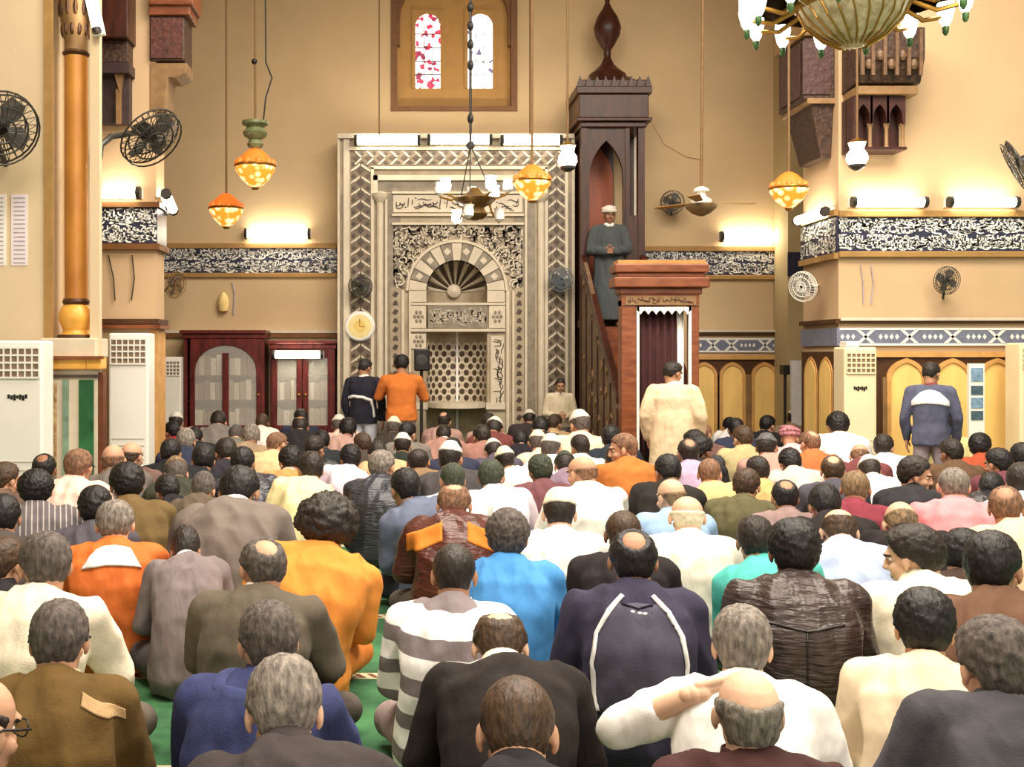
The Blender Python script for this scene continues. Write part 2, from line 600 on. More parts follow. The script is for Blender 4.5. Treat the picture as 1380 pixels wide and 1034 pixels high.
def dado(idx, x0, x1, Y, zs, arches, hw, seed, stars):
    zr1, zr0, zb1, zb0, zt = zs       # rail top/bottom, band top/bottom, panel top
    t = struct('trim_%d' % idx, MB().box(x0, x1, Y - .05, Y, zr0, zr1), RAIL_D, bevel=.01)
    MB().box(x0, x1, Y - .07, Y - .0501, zr1 - .02, zr1 + .015).build('pale_edge', MARB_L, t)
    bd = MB().box(x0, x1, Y - .03, Y, zb0, zb1)
    b_ = struct('trim_%d' % (idx + 1), bd, BLUE_TILE)
    st = MB()
    h = zb1 - zb0
    st.box(x0, x1, Y - .034, Y - .03, zb1 - .025, zb1)
    st.box(x0, x1, Y - .034, Y - .03, zb0, zb0 + .025)
    for cx in stars:
        for sgn in (1, -1):
            p = [(cx - h * .5, zb0 + h * .5 - sgn * h * .35), (cx - h * .35, zb0 + h * .5 - sgn * h * .42), (cx + h * .5, zb0 + h * .5 + sgn * h * .35), (cx + h * .35, zb0 + h * .5 + sgn * h * .42)]
            st.prism(p, Y - .034, Y - .0301)
    n = int((x1 - x0) / .06)
    for k in range(n):
        xx = x0 + (k + .5) * (x1 - x0) / n
        if min([abs(xx - c) for c in stars] + [9]) > h * .6:
            st.prism([(xx - .022, zb0 + h * .5), (xx, zb0 + h * .34), (xx + .022, zb0 + h * .5), (xx, zb0 + h * .66)], Y - .033, Y - .0301)
    st.build('tile_pattern', WHITE_TILE, b_)
    pn = struct('trim_%d' % (idx + 2), MB().box(x0, x1, Y - .02, Y, 0, zt), RAIL_D)
    fm = MB(); pm = MB(); gm = MB()
    fm.box(x0, x1, Y - .06, Y - .0201, zt - .06, zt)
    for cx in arches:
        zsx = zt - .30
        ring_o = arch_poly(cx, hw, 0, zsx, hw * .95, 12, .12)
        ring_i = arch_poly(cx, hw - .045, 0, zsx, (hw - .045) * .95, 12, .12)
        pm.prism(ring_i, Y - .035, Y - .0202)
        # frame as strip between outlines
        o_, i_ = [ring_o[0]] + [ring_o[-1]] + ring_o[-2:1:-1] + [ring_o[1]], [ring_i[0]] + [ring_i[-1]] + ring_i[-2:1:-1] + [ring_i[1]]
        for k in range(len(o_) - 1):
            fm.prism([o_[k], o_[k + 1], i_[k + 1], i_[k]], Y - .055, Y - .0203)
        gm.box(cx - hw - .045, cx - hw - .005, Y - .05, Y - .0204, 0, zsx + .02)
        gm.box(cx + hw + .005, cx + hw + .045, Y - .05, Y - .0204, 0, zsx + .02)
    pm.build('arched_panel', OCHRE, pn)
    fm.build('arch_moulding', OCHRE_D, pn)
    gm.build('pilaster_strip', WOOD_P, pn)
    return pn


dado(5, wx(935, YW), wx(1062, YW), YW, (wz(446, YW), wz(452, YW), wz(456, YW), wz(475, YW), wz(479, YW)),
     [wx(p, YW) for p in (948, 986, 1029)], .19, 5, [wx(p, YW) for p in (960, 985, 1030)])
# pilaster where the far wall meets the pier
pl = MB().box(wx(1062, 15.4), 7.5, 15.4, YW - .001, 0, 8)
struct('wall_far_pilaster', pl, OLIVE)
MB().box(wx(1062, 15.4) - .01, 7.0, 15.37, 15.4, wz(372, 15.4), wz(340, 15.4)).build('tile', NAVY_TILE, None)['kind'] = 'structure'
bpy.data.objects['tile'].name = 'trim_8'

# left of the niche: dark rail above the bookcases
t = struct('trim_9', MB().pbox(212, 449, 455, 455, YW - .05, YW), TRIM_BR)
MB().pbox(212, 445, 455, 449, YW - .06, YW - .01).build('pale_edge', MARB_L, t)

# ================================================================== right pier
PX, PY0, PY1 = wx(1130, 12.0), 12.0, 13.05
struct('wall_right', MB().box(PX, 12, PY0, PY1, 0, 8), PLASTER_L)
frieze(10, 1130, 1600, 293, 339, PY0, 21, dens=1.6)
frz = struct('trim_11', MB().box(PX - .03, PX, PY0 - .03, PY1, wz(341, 12), wz(291, 12)), NAVY_TILE)
for k_ in (0, 1):
    inscription((PX - .03, PY1, wz(341, 12) + .2 * k_), (0, -1, 0), (0, 0, 1), (-1, 0, 0), 1.05, .21, 31 + k_, WHITE_TILE, frz, dens=1.4, fat=1.2)
MB().box(PX - .06, PX, PY0 - .03, PY1, wz(291, 12), wz(291, 12) + .07).box(PX - .06, PX, PY0 - .03, PY1, wz(341, 12) - .065, wz(341, 12)).build('rail', TRIM_OL, frz)
zs_ = (wz(430, 12), wz(436, 12), wz(442, 12), wz(466, 12), wz(474, 12))
dado(12, PX, 9.5, PY0, zs_, [wx(p, PY0) for p in (1219, 1281, 1341, 1402)], .215, 8, [wx(p, PY0) for p in (1165, 1224, 1282, 1341)])
sd = struct('trim_15', MB().box(PX - .05, PX, PY0 - .05, PY1, zs_[1], zs_[0]), RAIL_D)
struct('trim_16', MB().box(PX - .03, PX, PY0 - .03, PY1, zs_[3], zs_[2]), BLUE_TILE)
sp_ = struct('trim_17', MB().box(PX - .02, PX, PY0 - .02, PY1, 0, zs_[4]), RAIL_D)
pm = MB(); fm = MB()
for cy in (12.3, 12.75):
    pts = [(cy + (p[0] - 0), p[1]) for p in arch_poly(0, .16, 0, zs_[4] - .28, .16, 10, .12)]
    pm.prism_x(pts, PX - .035, PX - .0201)
    pts2 = [(cy + p[0], p[1]) for p in arch_poly(0, .2, 0, zs_[4] - .28, .2, 10, .12)]
    fm.prism_x(pts2, PX - .03, PX - .0202)
pm.build('arched_panel', OCHRE, sp_); fm.build('arch_moulding', OCHRE_D, sp_)

# ================================================================== left piers
LX0, LX1, LY0, LY1 = wx(120, 11.35), wx(210, 11.35), 11.35, 11.75
struct('wall_left', MB().box(LX0, LX1, LY0, LY1, 0, 8), PLASTER_L)
t = struct('trim_18', MB().box(LX0, LX1 + .02, LY0 - .03, LY1 + .03, wz(328, LY0), wz(280, LY0)), NAVY_TILE)
h_ = wz(280, LY0) - wz(328, LY0)
for k_ in (0, 1):
    inscription((LX0, LY0 - .03, wz(328, LY0) + k_ * h_ * .5), (1, 0, 0), (0, 0, 1), (0, -1, 0), LX1 + .02 - LX0, h_ * .52, 77 + k_, WHITE_TILE, t, dens=1.5, fat=1.12)
MB().box(LX0, LX1 + .05, LY0 - .06, LY1 + .03, wz(280, LY0), wz(273, LY0)).box(LX0, LX1 + .05, LY0 - .06, LY1 + .03, wz(337, LY0), wz(329, LY0)).build('rail', TRIM_BR, t)
t = struct('trim_19', MB().box(LX0, LX1 + .04, LY0 - .05, LY1 + .03, wz(437, LY0), wz(430, LY0)), RAIL_D)
MB().box(LX0, LX1 + .06, LY0 - .07, LY1 + .03, wz(443, LY0), wz(438, LY0)).build('lower_rail', WOOD_R, t)
struct('trim_20', MB().box(LX1 - .06, LX1 + .015, LY0 - .012, LY1, 0, wz(445, LY0)), OCHRE_D)

NX1, NY = wx(134, 9.5), 9.5
CXN = wx(97, NY)      # column axis
nw = MB()
nw.box(-9, wx(66, NY), NY, NY + .6, 0, 8)
nw.box(wx(66, NY), wx(133, NY + .45), NY + .37, NY + .45, 0, 8)
nw.box(wx(121, NY), NX1, NY, NY + .08, wz(478, NY), 8)
struct('wall_near_left', nw, PLASTER_W)
struct('trim_21', MB().box(wx(66, NY) - .04, wx(66, NY) + .035, NY - .015, NY + .01, wz(480, NY), 8), TRIM_OL)
t = struct('trim_22', MB().box(wx(62, NY), wx(121, NY), NY - .12, NY + .36, wz(498, NY), wz(482, NY)).box(wx(121, NY), wx(141, NY), NY - .12, NY + .07, wz(498, NY), wz(482, NY)), ORANGE_L, bevel=.012)
MB().box(wx(64, NY), wx(146, NY), NY - .16, NY - .1201, wz(484, NY), wz(480, NY)).build('ledge_edge', WOOD_R, t)
t = struct('trim_23', MB().box(wx(64, NY), NX1, NY - .06, NY + .08, 0, wz(498, NY)), MARB_L)
pnl = MB()
pnl.pbox(106, 512, 126, 700, NY - .075, NY - .061)
pnl.build('green_panel', GREEN_M, t)
MB().pbox(84, 512, 92, 700, NY - .075, NY - .061).build('green_strip', varied('marble_sage', (122, 150, 128), .3, 8, .4), t)
MB().pbox(66, 516, 76, 700, NY - .075, NY - .061).build('mosaic_strip', varied('mosaic_buff', (214, 190, 140), .3, 25, .5, rgb2=(150, 110, 70)), t)
MB().pbox(64, 505, 134, 509, NY - .08, NY - .061).build('dark_line', MARB_D, t)
struct('trim_24', MB().box(wx(131, NY), wx(141, NY), NY - .05, NY + .06, 0, wz(502, NY)), varied('marble_brown', (104, 58, 36), .3, 8, .35))

col = thing('marble_column', 'orange marble column set in the corner of the near left pier', 'column', (CXN, NY + .12, wz(482, NY)))
yc = NY + .12


def zc(p):
    return wz(p, NY)


MB().box(CXN - .25, CXN + .23, yc - .2, yc + .2, zc(482), zc(456)).build('plinth', MARB_L, col, bevel=.01)
MB().lathe((CXN, yc, 0), [(.15, zc(456)), (.15, zc(451)), (.12, zc(449)), (.11, zc(445)), (.145, zc(432)), (.15, zc(424)), (.125, zc(414)), (.10, zc(410))], 24).build('base', ORANGE_L, col, smooth=True)
MB().lathe((CXN, yc, 0), [(.155, zc(457)), (.16, zc(454)), (.155, zc(451))], 24).lathe((CXN, yc, 0), [(.105, zc(410)), (.118, zc(406)), (.105, zc(402))], 24).build('ring', RAIL_D, col, smooth=True)
MB().lathe((CXN, yc, 0), [(.097, zc(402)), (.10, zc(300)), (.10, zc(72))], 28).build('shaft', ORANGE_M, col, smooth=True)
MB().lathe((CXN, yc, 0), [(.10, zc(72)), (.12, zc(68)), (.10, zc(64))], 28).build('necking', RAIL_D, col, smooth=True)
cp = MB().lathe((CXN, yc, 0), [(.10, zc(64)), (.10, zc(50)), (.125, zc(40)), (.14, zc(10)), (.17, zc(-20)), (.17, zc(-60))], 28)
cpo = cp.build('capital', WOOD_P, col, smooth=True)
fl_ = MB()
for row, (r_, pz0, pz1) in enumerate([(.115, 46, 27), (.135, 20, -6)]):
    for k in range(12):
        a = 2 * pi * (k + .5 * row) / 12
        c = Vector((CXN + r_ * cos(a), yc + r_ * sin(a), zc((pz0 + pz1) / 2)))
        fl_.ball(c, (.022, .022, (zc(pz1) - zc(pz0)) / 2), 8)
fl_.build('muqarnas_hollow', RAIL_D, cpo, smooth=True)


# ------------------------------------------------------------------ carved wooden corbels
def corbel(name, label, blocks, arches_f=None, panel=None):
    o = None


CB1 = tag(bpy.data.objects.new('wooden_corbel', None), 'carved dark wooden corbel with three little arches on the front of the right pier', 'corbel')
COL.objects.link(CB1)
YF = 11.65
CB1.location = (wx(1190, YF), PY0, wz(195, YF))
u = MB()
u.prism_x([(PY0, wz(118, YF)), (YF, wz(112, YF)), (YF - .1, wz(80, YF)), (YF - .1, wz(40, YF)), (PY0, wz(40, YF))], wx(1152, YF), wx(1241, YF))
uo = u.build('upper_block', WOOD_C, CB1, bevel=.01)
rib = MB()
for px in (1156, 1170, 1186, 1202, 1218, 1234):
    rib.box(wx(px, YF) - .018, wx(px, YF) + .018, YF - .13, YF - .101, wz(105, YF), wz(44, YF))
for k in range(5):
    rib.ball((wx(1166 + 15 * k, YF), YF - .1, wz(90 - 12 * (k % 2), YF)), (.045, .03, .06), 8)
rib.build('carving', varied('wood_midcarve', (104, 78, 56), .3, 20, .5), uo)
MB().box(wx(1154, YF), wx(1236, YF), YF - .02, PY0, wz(128, YF), wz(116, YF)).build('moulding', WOOD_P, CB1, bevel=.01)
lo_ = MB()
x0, x1 = wx(1152, YF), wx(1224, YF)
z0, z1 = wz(197, YF), wz(128, YF)
lo_.box(x0, x1, YF + .22, PY0, z0, z1)
lo_.box(x0, x1, YF + .03, PY0, z0 - .03, z0)
for k in range(3):
    cx = x0 + (k + .62) * (x1 - x0) / 3.25
    arch_wall(lo_, cx - .1, cx + .1, z0 + .26, z1, arch_poly(cx, .07, z0 + .26, z0 + .3, .13, 8, .2), YF + .04, YF + .2)
lo_.box(x0, x0 + .06, YF + .05, YF + .23, z0, z1)
lo_.build('arcade', varied('wood_deep', (58, 26, 20), .3, 9, .5), CB1)
ct = MB()
for k in range(3):
    cx = x0 + (k + 1.0) * (x1 - x0) / 3.25
    ct.lathe((cx + .03, YF + .1, 0), [(.03, z0), (.02, z0 + .03), (.02, z0 + .2), (.035, z0 + .26)], 8)
ct.build('colonnette', WOOD_P, CB1, smooth=True)

CB2 = thing('wooden_corbel', 'carved dark wooden corbel on the shaded side face of the right pier', 'corbel', (PX - .1, 12.5, 3.9))
u = MB().box(PX - .34, PX, 12.1, 12.92, wz(142, 12.4), wz(60, 12.4))
uo = u.build('upper_block', WOOD_C, CB2, bevel=.012)
MB().box(PX - .38, PX, 12.05, 12.98, wz(60, 12.4), wz(30, 12.4)).build('cornice', WOOD_P, CB2, bevel=.02)
MB().box(PX - .36, PX - .05, 12.085, 12.099, wz(136, 12.4), wz(66, 12.4)).box(PX - .36, PX - .345, 12.2, 12.8, wz(136, 12.4), wz(66, 12.4)).build('carving', varied('wood_carved_dark', (70, 44, 40), .4, 24, .5, .8, 20), uo)
MB().taper(PX - .12, PX, 12.2, 12.85, 3.82, PX - .27, PX, 12.12, 12.9, wz(142, 12.4)).build('lower_block', WOOD_C, CB2, bevel=.012)
MB().box(PX - .31, PX, 12.08, 12.94, wz(148, 12.4), wz(141, 12.4)).build('moulding', WOOD_P, CB2)

CB3 = thing('wooden_corbel', 'dark wooden corbel with blue-black hollows, left pier front above the big fan', 'corbel', (wx(155, 11.1), LY0, wz(165, 11.1)))
Y3 = 11.1
MB().pbox(128, 98, 174, 166, Y3 + .12, LY0).pbox(128, 84, 174, 98, Y3, LY0).build('lower_block', varied('wood_blueblack', (58, 44, 44), .3, 9, .5), CB3)
MB().prism([(wx(150, Y3), wz(90, Y3)), (wx(166, Y3), wz(90, Y3)), (wx(159, Y3), wz(122, Y3))], Y3 + .05, Y3 + .119).pbox(156, 120, 162, 166, Y3 + .06, Y3 + .119).build('tracery', WOOD_P, CB3)
MB().pbox(130, 50, 172, 84, Y3 + .02, LY0).build('carved_band', WOOD_C, CB3, bevel=.01)
MB().pbox(126, -40, 172, 50, Y3 - .1, LY0).build('upper_block', WOOD_D, CB3, bevel=.01)

CB4 = thing('wooden_corbel', 'carved dark wooden corbel standing out from the right edge of the left pier', 'corbel', (LX1 + .1, 11.55, wz(150, 11.35)))
Y4 = 11.32
MB().pbox(201, 20, 249, 82, Y4, LY1 - .02).build('carved_panel', WOOD_C, CB4, bevel=.02)
MB().pbox(200, -20, 260, 6, Y4 - .08, LY1 - .02).pbox(200, 6, 256, 20, Y4 - .04, LY1 - .02).build('cornice', WOOD_R, CB4, bevel=.012)
MB().pbox(203, 24, 246, 78, Y4 - .015, Y4 - .001).build('carving', varied('wood_carved_red', (84, 46, 40), .45, 26, .5, .9, 20), CB4)
MB().prism([(wx(p, Y4), wz(q, Y4)) for p, q in ((201, 84), (252, 84), (250, 98), (236, 104), (226, 104), (222, 150), (201, 150))], Y4 + .02, LY1 - .03).build('console', WOOD_P, CB4, bevel=.01)
# ================================================================== prayer niche (a carved marble front with a hollow niche)
YM = 15.5
MIH = thing('prayer_niche', 'tall carved beige marble prayer niche with striped arch in the middle of the far wall', 'niche', (wx(615.5, YM), YM + .25, 0))
cxm = wx(615.5, YM)
q = YM / F      # metres per photo pixel here


def mz(p):
    return wz(p, YM)


zsp = mz(392)           # springing of the arch
Ri, Ro = 41 * q, 67 * q
slab = MB()
tall_arch = arch_poly(cxm, Ri, 0, zsp, Ri * 1.02, 24)
arch_wall(slab, wx(528, YM), wx(706, YM), 0, mz(300), tall_arch, YM, YM + .499)
slab.pbox(455, 183, 528, 480, YM, YM + .499)
slab.box(wx(455, YM), wx(528, YM), YM, YM + .499, 0, mz(480))
slab.pbox(706, 183, 774, 480, YM, YM + .499)
slab.box(wx(706, YM), wx(774, YM), YM, YM + .499, 0, mz(480))
slab.pbox(528, 183, 706, 300, YM, YM + .499)
slab.build('marble_front', MARB, MIH)

# hollow: half round wall and ribbed half dome
hol = MB()
nA = 30
for k in range(nA):
    a0, a1 = pi * k / nA, pi * (k + 1) / nA
    hol.add([(cxm + Ri * cos(a0), YM + Ri * 1.05 * sin(a0), 0), (cxm + Ri * cos(a1), YM + Ri * 1.05 * sin(a1), 0),
             (cxm + Ri * cos(a1), YM + Ri * 1.05 * sin(a1), zsp), (cxm + Ri * cos(a0), YM + Ri * 1.05 * sin(a0), zsp)], [(0, 1, 2, 3)], 0)
hol.build('niche_wall', [MARB], MIH, smooth=True)
dome = MB()
nS = 17
for k in range(nS * 4):
    a0, a1 = pi * k / (nS * 4), pi * (k + 1) / (nS * 4)
    mi = (k // 4) % 2

    def ds(a, bq):
        ph = (a / pi * nS) % 1.0
        sc_ = 1.0 - .05 * sin(pi * ph)
        return (cxm + Ri * sc_ * cos(a) * cos(bq), YM + Ri * 1.05 * sin(bq) * sc_, zsp + Ri * sc_ * sin(a) * cos(bq))
    for j in range(8):
        b0, b1 = pi / 2 * j / 8, pi / 2 * (j + 1) / 8
        dome.add([ds(a0, b0), ds(a1, b0), ds(a1, b1), ds(a0, b1)], [(0, 1, 2, 3)], mi)
dome.build('ribbed_half_dome', [MARB_L, varied('marble_umber', (66, 50, 38), .25, 12, .5)], MIH)
ped = MB().lathe((cxm - 2 * q, YM + .40, zsp + .02), [(.0, 0), (.10, .01), (.07, .04), (.02, .06)], 16, axis=(0, -1, .1))
ped.build('shell_boss', MARB_L, MIH, smooth=True)

# voussoirs
dk, lt = MB(), MB()
nV = 13
for k in range(nV):
    a0, a1 = pi * k / nV + .012, pi * (k + 1) / nV - .012
    poly = [(cxm + r_ * cos(a), zsp + r_ * sin(a)) for r_, a in ((Ri, a0), (Ro * .96, a0), (Ro * .96, (a0 + a1) / 2), (Ro * .96, a1), (Ri, a1), (Ri, (a0 + a1) / 2))]
    (lt if k % 2 == 0 else dk).prism(poly, YM - .03, YM - .0005)
    if k % 2:
        am = (a0 + a1) / 2; rm = (Ri + Ro) / 2
        c_ = (cxm + rm * cos(am), zsp + rm * sin(am))
        lt.prism([(c_[0] + .055 * cos(t), c_[1] + .055 * sin(t)) for t in (0, pi / 2, pi, 3 * pi / 2)], YM - .038, YM - .0301)
for sgn in (-1, 1):
    x0, x1 = sorted((cxm + sgn * Ri, cxm + sgn * Ro * .96))
    lt.box(x0, x1, YM - .03, YM - .0005, mz(407), zsp)
lt.build('pale_voussoirs', MARB_L, MIH)
dk.build('dark_voussoirs', MARB_G, MIH)
ar = MB()
for k in range(40):
    a0, a1 = pi * k / 40, pi * (k + 1) / 40
    ar.prism([(cxm + r_ * cos(a), zsp + r_ * sin(a)) for r_, a in ((Ro * .97, a0), (Ro * 1.02, a0), (Ro * 1.02, a1), (Ro * .97, a1))], YM - .05, YM - .0006)
ar.build('arch_moulding', MARB_L, MIH)

# spandrel carving: scrolls and leaves around the arch
sp = MB()
r_ = random.Random(5)
for _ in range(420):
    x = r_.uniform(531, 703); y = r_.uniform(304, 388)
    d = sqrt((x - 615.5) ** 2 + (y - 392) ** 2)
    if d < 72:
        continue
    a0 = r_.uniform(0, 6.28); rr = r_.uniform(3, 6)
    pts = [(wx(min(703, max(531, x + rr * cos(a0 + t * 3.4))), YM), mz(min(388, max(303, y + rr * sin(a0 + t * 3.4))))) for t in [i / 5 for i in range(6)]]
    ribbon(sp, pts, .026, Vector((0, YM, 0)), Vector((1, 0, 0)), Vector((0, 0, 1)), Vector((0, -1, 0)), .012)
sp.build('spandrel_scrolls', MARB_D, MIH, recalc=False)
sp = MB()
for _ in range(300):
    x = r_.uniform(531, 703); y = r_.uniform(304, 388)
    d = sqrt((x - 615.5) ** 2 + (y - 392) ** 2)
    if d < 72:
        continue
    a0 = r_.uniform(0, 6.28); rr = r_.uniform(3, 7)
    pts = [(wx(min(703, max(531, x + rr * cos(a0 + t * 3.0))), YM), mz(min(388, max(303, y + rr * sin(a0 + t * 3.0))))) for t in [i / 5 for i in range(6)]]
    ribbon(sp, pts, .024, Vector((0, YM, 0)), Vector((1, 0, 0)), Vector((0, 0, 1)), Vector((0, -1, 0)), .016)
sp.build('spandrel_tracery', MARB_L, MIH, recalc=False)

# mouldings
mo = MB()
for a in ((528, 300, 706, 303), (528, 288, 706, 291), (503, 236, 728, 243), (528, 258, 706, 261), (503, 236, 509, 262), (722, 236, 728, 262), (553, 443, 681, 447), (553, 408, 681, 411), (553, 543, 577, 552), (655, 543, 681, 552)):
    mo.pbox(*a, YM - .05, YM - .0004)
for a, b_ in ((455, 458), (463, 471), (500, 504), (541, 545), (551, 554), (682, 686), (690, 693), (707, 710), (734, 738), (761, 765), (770, 774), (519, 522)):
    y0 = {455: 183, 463: 188, 770: 183, 761: 200, 500: 226, 734: 226}.get(a, 262 if a in (519, 707) else 392)
    mo.box(wx(a, YM), wx(b_, YM), YM - .04, YM - .0003, 0, mz(y0))
mo.pbox(455, 180, 774, 186, YM - .08, YM + .499)
mo.pbox(471, 198, 768, 202, YM - .04, YM - .0005).pbox(500, 224, 738, 228, YM - .04, YM - .0005)
mo.build('mouldings', MARB_L, MIH)
rec = MB()
rec.pbox(510, 244, 721, 258, YM - .012, YM - .0004)
for a, b_ in ((509, 518), (711, 721), (694, 706), (523, 540), (459, 462), (766, 769)):
    rec.box(wx(a, YM), wx(b_, YM), YM - .01, YM - .0002, 0, mz(262))
rec.build('grey_strips', MARB_G, MIH)

# zigzag chain bands
BANDM = varied('marble_taupe', (116, 102, 86), .2, 9, .5)
CHM = [BANDM, MARB_D, MARB_L]
bd = MB()
for a, b_ in ((473, 499), (739, 761)):
    bd = MB()
    bd.box(wx(a, YM), wx(b_, YM), YM - .012, YM - .0006, .2, mz(203))
    c = wx((a + b_) / 2, YM); hw = (b_ - a) / 2 * q
    z = .5
    while z < mz(228):
        for (cx, cz, s_) in ((c, z, .62), (c - hw * .72, z + .085, .4), (c + hw * .72, z + .085, .4)):
            bd.prism([(cx - hw * s_ * .62, cz), (cx, cz - .055 * s_ * 1.6), (cx + hw * s_ * .62, cz), (cx, cz + .055 * s_ * 1.6)], YM - .02, YM - .0121, 1)
        for sg in (-1, 1):
            bd.prism([(c + sg * hw, z - .03), (c + sg * hw * .1, z + .055), (c + sg * hw * .1, z + .085), (c + sg * hw, z)], YM - .024, YM - .0122, 2)
            bd.prism([(c + sg * hw * .08, z + .07), (c + sg * hw * .5, z + .005), (c + sg * hw * .62, z + .02), (c + sg * hw * .08, z + .095)], YM - .022, YM - .0123, 2)
        z += .17
    bd.build('chain_band', CHM, MIH)
bd = MB()
bd.pbox(473, 203, 761, 223, YM - .0125, YM - .0005)
x = wx(480, YM)
while x < wx(757, YM):
    zc_ = mz(213); h = 9 * q
    for (cx, cz, s_) in ((x, zc_, .62), (x + .085, zc_ - h * .7, .4), (x + .085, zc_ + h * .7, .4)):
        bd.prism([(cx - .055 * s_ * 1.6, cz), (cx, cz - h * s_ * .7), (cx + .055 * s_ * 1.6, cz), (cx, cz + h * s_ * .7)], YM - .02, YM - .0126, 1)
    for sg in (-1, 1):
        bd.prism([(x - .03, zc_ + sg * h), (x + .055, zc_ + sg * h * .1), (x + .085, zc_ + sg * h * .1), (x, zc_ + sg * h)], YM - .024, YM - .0127, 2)
    x += .17
bd.build('chain_band', CHM, MIH)

# slim carved bands beside the arch
for a, b_ in ((526, 540), (693, 706)):
    bd = MB()
    bd.box(wx(a, YM), wx(b_, YM), YM - .02, YM - .011, 0, mz(300 + 88))
    c = wx((a + b_) / 2, YM)
    z = .6; k = 0
    while z < mz(394):
        bd.prism([(c - .045, z - .02), (c + .01, z - .045), (c + .045, z + .02), (c - .01, z + .045)] if k % 2 else [(c - .04, z - .03), (c + .04, z - .03), (c + .02, z + .035), (c - .02, z + .035)], YM - .026, YM - .0201, 1)
        z += .125; k += 1
    bd.build('carved_band', [MARB, MARB_D], MIH)

# corner colonnettes
for (pc, pl, pr) in ((512, 501, 524), (729, 718, 740)):
    cn = MB().lathe((wx(pc, YM), YM - .03, 0), [(.05, 0), (.05, mz(274))], 14)
    c_ = cn.build('colonnette', MARB_L, MIH, smooth=True)
    MB().lathe((wx(pc, YM), YM - .03, 0), [(.05, mz(274)), (.08, mz(270)), (.115, mz(266)), (.115, mz(261)), (.05, mz(259))], 14).build('capital', MARB_L, c_, smooth=True)

# inscription cartouche
ca = MB().pbox(530, 263, 704, 286, YM - .02, YM - .0007)
ca_ = ca.build('inscription_panel', MARB_L, MIH)
inscription((wx(533, YM), YM - .02, mz(285)), (1, 0, 0), (0, 0, 1), (0, -1, 0), 168 * q, 20 * q, 12, MARB_D, ca_, dens=.75)

# lintel band
lb = MB().pbox(577, 412, 656, 442, YM - .03, YM + .02)
lb_ = lb.build('lintel', MARB_G, MIH)
inscription((wx(579, YM), YM - .03, mz(440)), (1, 0, 0), (0, 0, 1), (0, -1, 0), 76 * q, 26 * q, 15, varied('marble_mid', (186, 174, 156), .1, 9, .5), lb_, dens=1.3)
for pc, py, x0_, x1_, y0_, y1_ in ((564, 427, 554, 574, 412, 442), (670, 427, 659, 681, 412, 442), (564, 460, 554, 574, 450, 470)):
    sb = MB().pbox(x0_, y0_, x1_, y1_, YM - .035, YM - .0008)
    for k in range(6):
        a = k * pi / 3
        sb.ball((wx(pc, YM) + .055 * cos(a), YM - .036, mz(py) + .07 * sin(a)), (.022, .012, .03), 8, 1)
    sb.ball((wx(pc, YM), YM - .036, mz(py)), (.03, .014, .03), 8, 1)
    sb.build('side_block', [MARB_L, MARB_G], MIH)
sb = MB().box(wx(661, YM), wx(679, YM), YM - .03, YM - .0009, mz(548), mz(453))
s2 = sb.build('lettered_pilaster', MARB_L, MIH)
inscription((wx(662, YM), YM - .03, mz(548)), (0, 0, 1), (-1, 0, 0), (0, -1, 0), .98, 16 * q, 18, MARB_D, s2, dens=.9)
s2.children[0].location.x += 17 * q
MB().box(wx(554, YM), wx(574, YM), YM - .03, YM - .0009, 0, mz(472)).build('pilaster', MARB, MIH)

# lattice inlay inside the hollow: dark diamonds and pale net
lat = MB(); net = lat
Rl = Ri - .004
ztop, zbot = mz(464), mz(542)
rows = 9
for j in range(rows):
    z = ztop - (j + .5) * (ztop - zbot) / rows
    ncol = 10
    for i in range(ncol):
        a = pi * (i + (.25 if j % 2 else .75)) / ncol
        if not .12 < a < pi - .12:
            continue
        xx, y_ = Rl * cos(a), Rl * 1.05 * sin(a)
        tx, ty = -sin(a), cos(a)
        for (mbb, s_, lf) in ((net, .078, .0), (lat, .042, .006)):
            lf_ = 1 - lf / Rl
            pts = []
            for t in range(8):
                b_ = pi / 4 * t + pi / 8
                pts.append((cxm + xx * lf_ + tx * s_ * cos(b_), YM + y_ * lf_ + ty * s_ * cos(b_), z + s_ * 1.05 * sin(b_)))
            mbb.add(pts, [tuple(range(8))], 1 if lf else 0)
lat.build('lattice', [MARB_L, MARB_D], MIH, recalc=False)
MB().box(cxm + 1 * q, cxm + 4 * q, YM + Ri * .93, YM + Ri * 1.05, 0, mz(447)).build('centre_strip', WHITE_TILE, MIH)
MB().lathe((cxm, YM + .02, mz(549)), [(Ri * .96, 0), (Ri * .96, .07)], 24).build('sill', MARB_L, MIH)


# ------------------------------------------------------------------ fluorescent lamps
def tube_lamp(p0, p1, out, label, r=.045, group=None):
    """p0,p1 ends on the wall; out = direction away from the wall"""
    p0, p1, out = Vector(p0), Vector(p1), Vector(out).normalized()
    d = (p1 - p0).normalized()
    up = d.cross(out).normalized()
    if up.z < 0:
        up = -up
    t = thing('tube_lamp', label, 'lamp', (p0 + p1) / 2, group)
    b = MB()
    c = [p0 - d * .05, p1 + d * .05]
    vs = [pt + out * o_ + up * u_ for pt in c for o_ in (.002, .05) for u_ in (-.05, .05)]
    b.add(vs, [(0, 1, 3, 2), (4, 6, 7, 5), (0, 4, 5, 1), (2, 3, 7, 6), (0, 2, 6, 4), (1, 5, 7, 3)])
    b.build('housing', WHITE_P, t)
    MB().tube([p0 + out * .10, p1 + out * .10], r, 10).build('tube', TUBE, t, smooth=True)
    for pt, s_ in ((p0, -1), (p1, 1)):
        e = MB()
        e.tube([pt + out * .10, pt + d * s_ * .045 + out * .10], r * 1.15, 8)
        e.tube([pt + d * s_ * .02 + out * .04, pt + d * s_ * .02 + out * .11], .018, 6)
        e.build('end_cap', DGREY, t)
    return t


def tl(px0, px1, py, Y, label, r=.055):
    tube_lamp(W(px0, py, Y), W(px1, py, Y), (0, -1, 0), label, r * Y / 16 * 1.3)


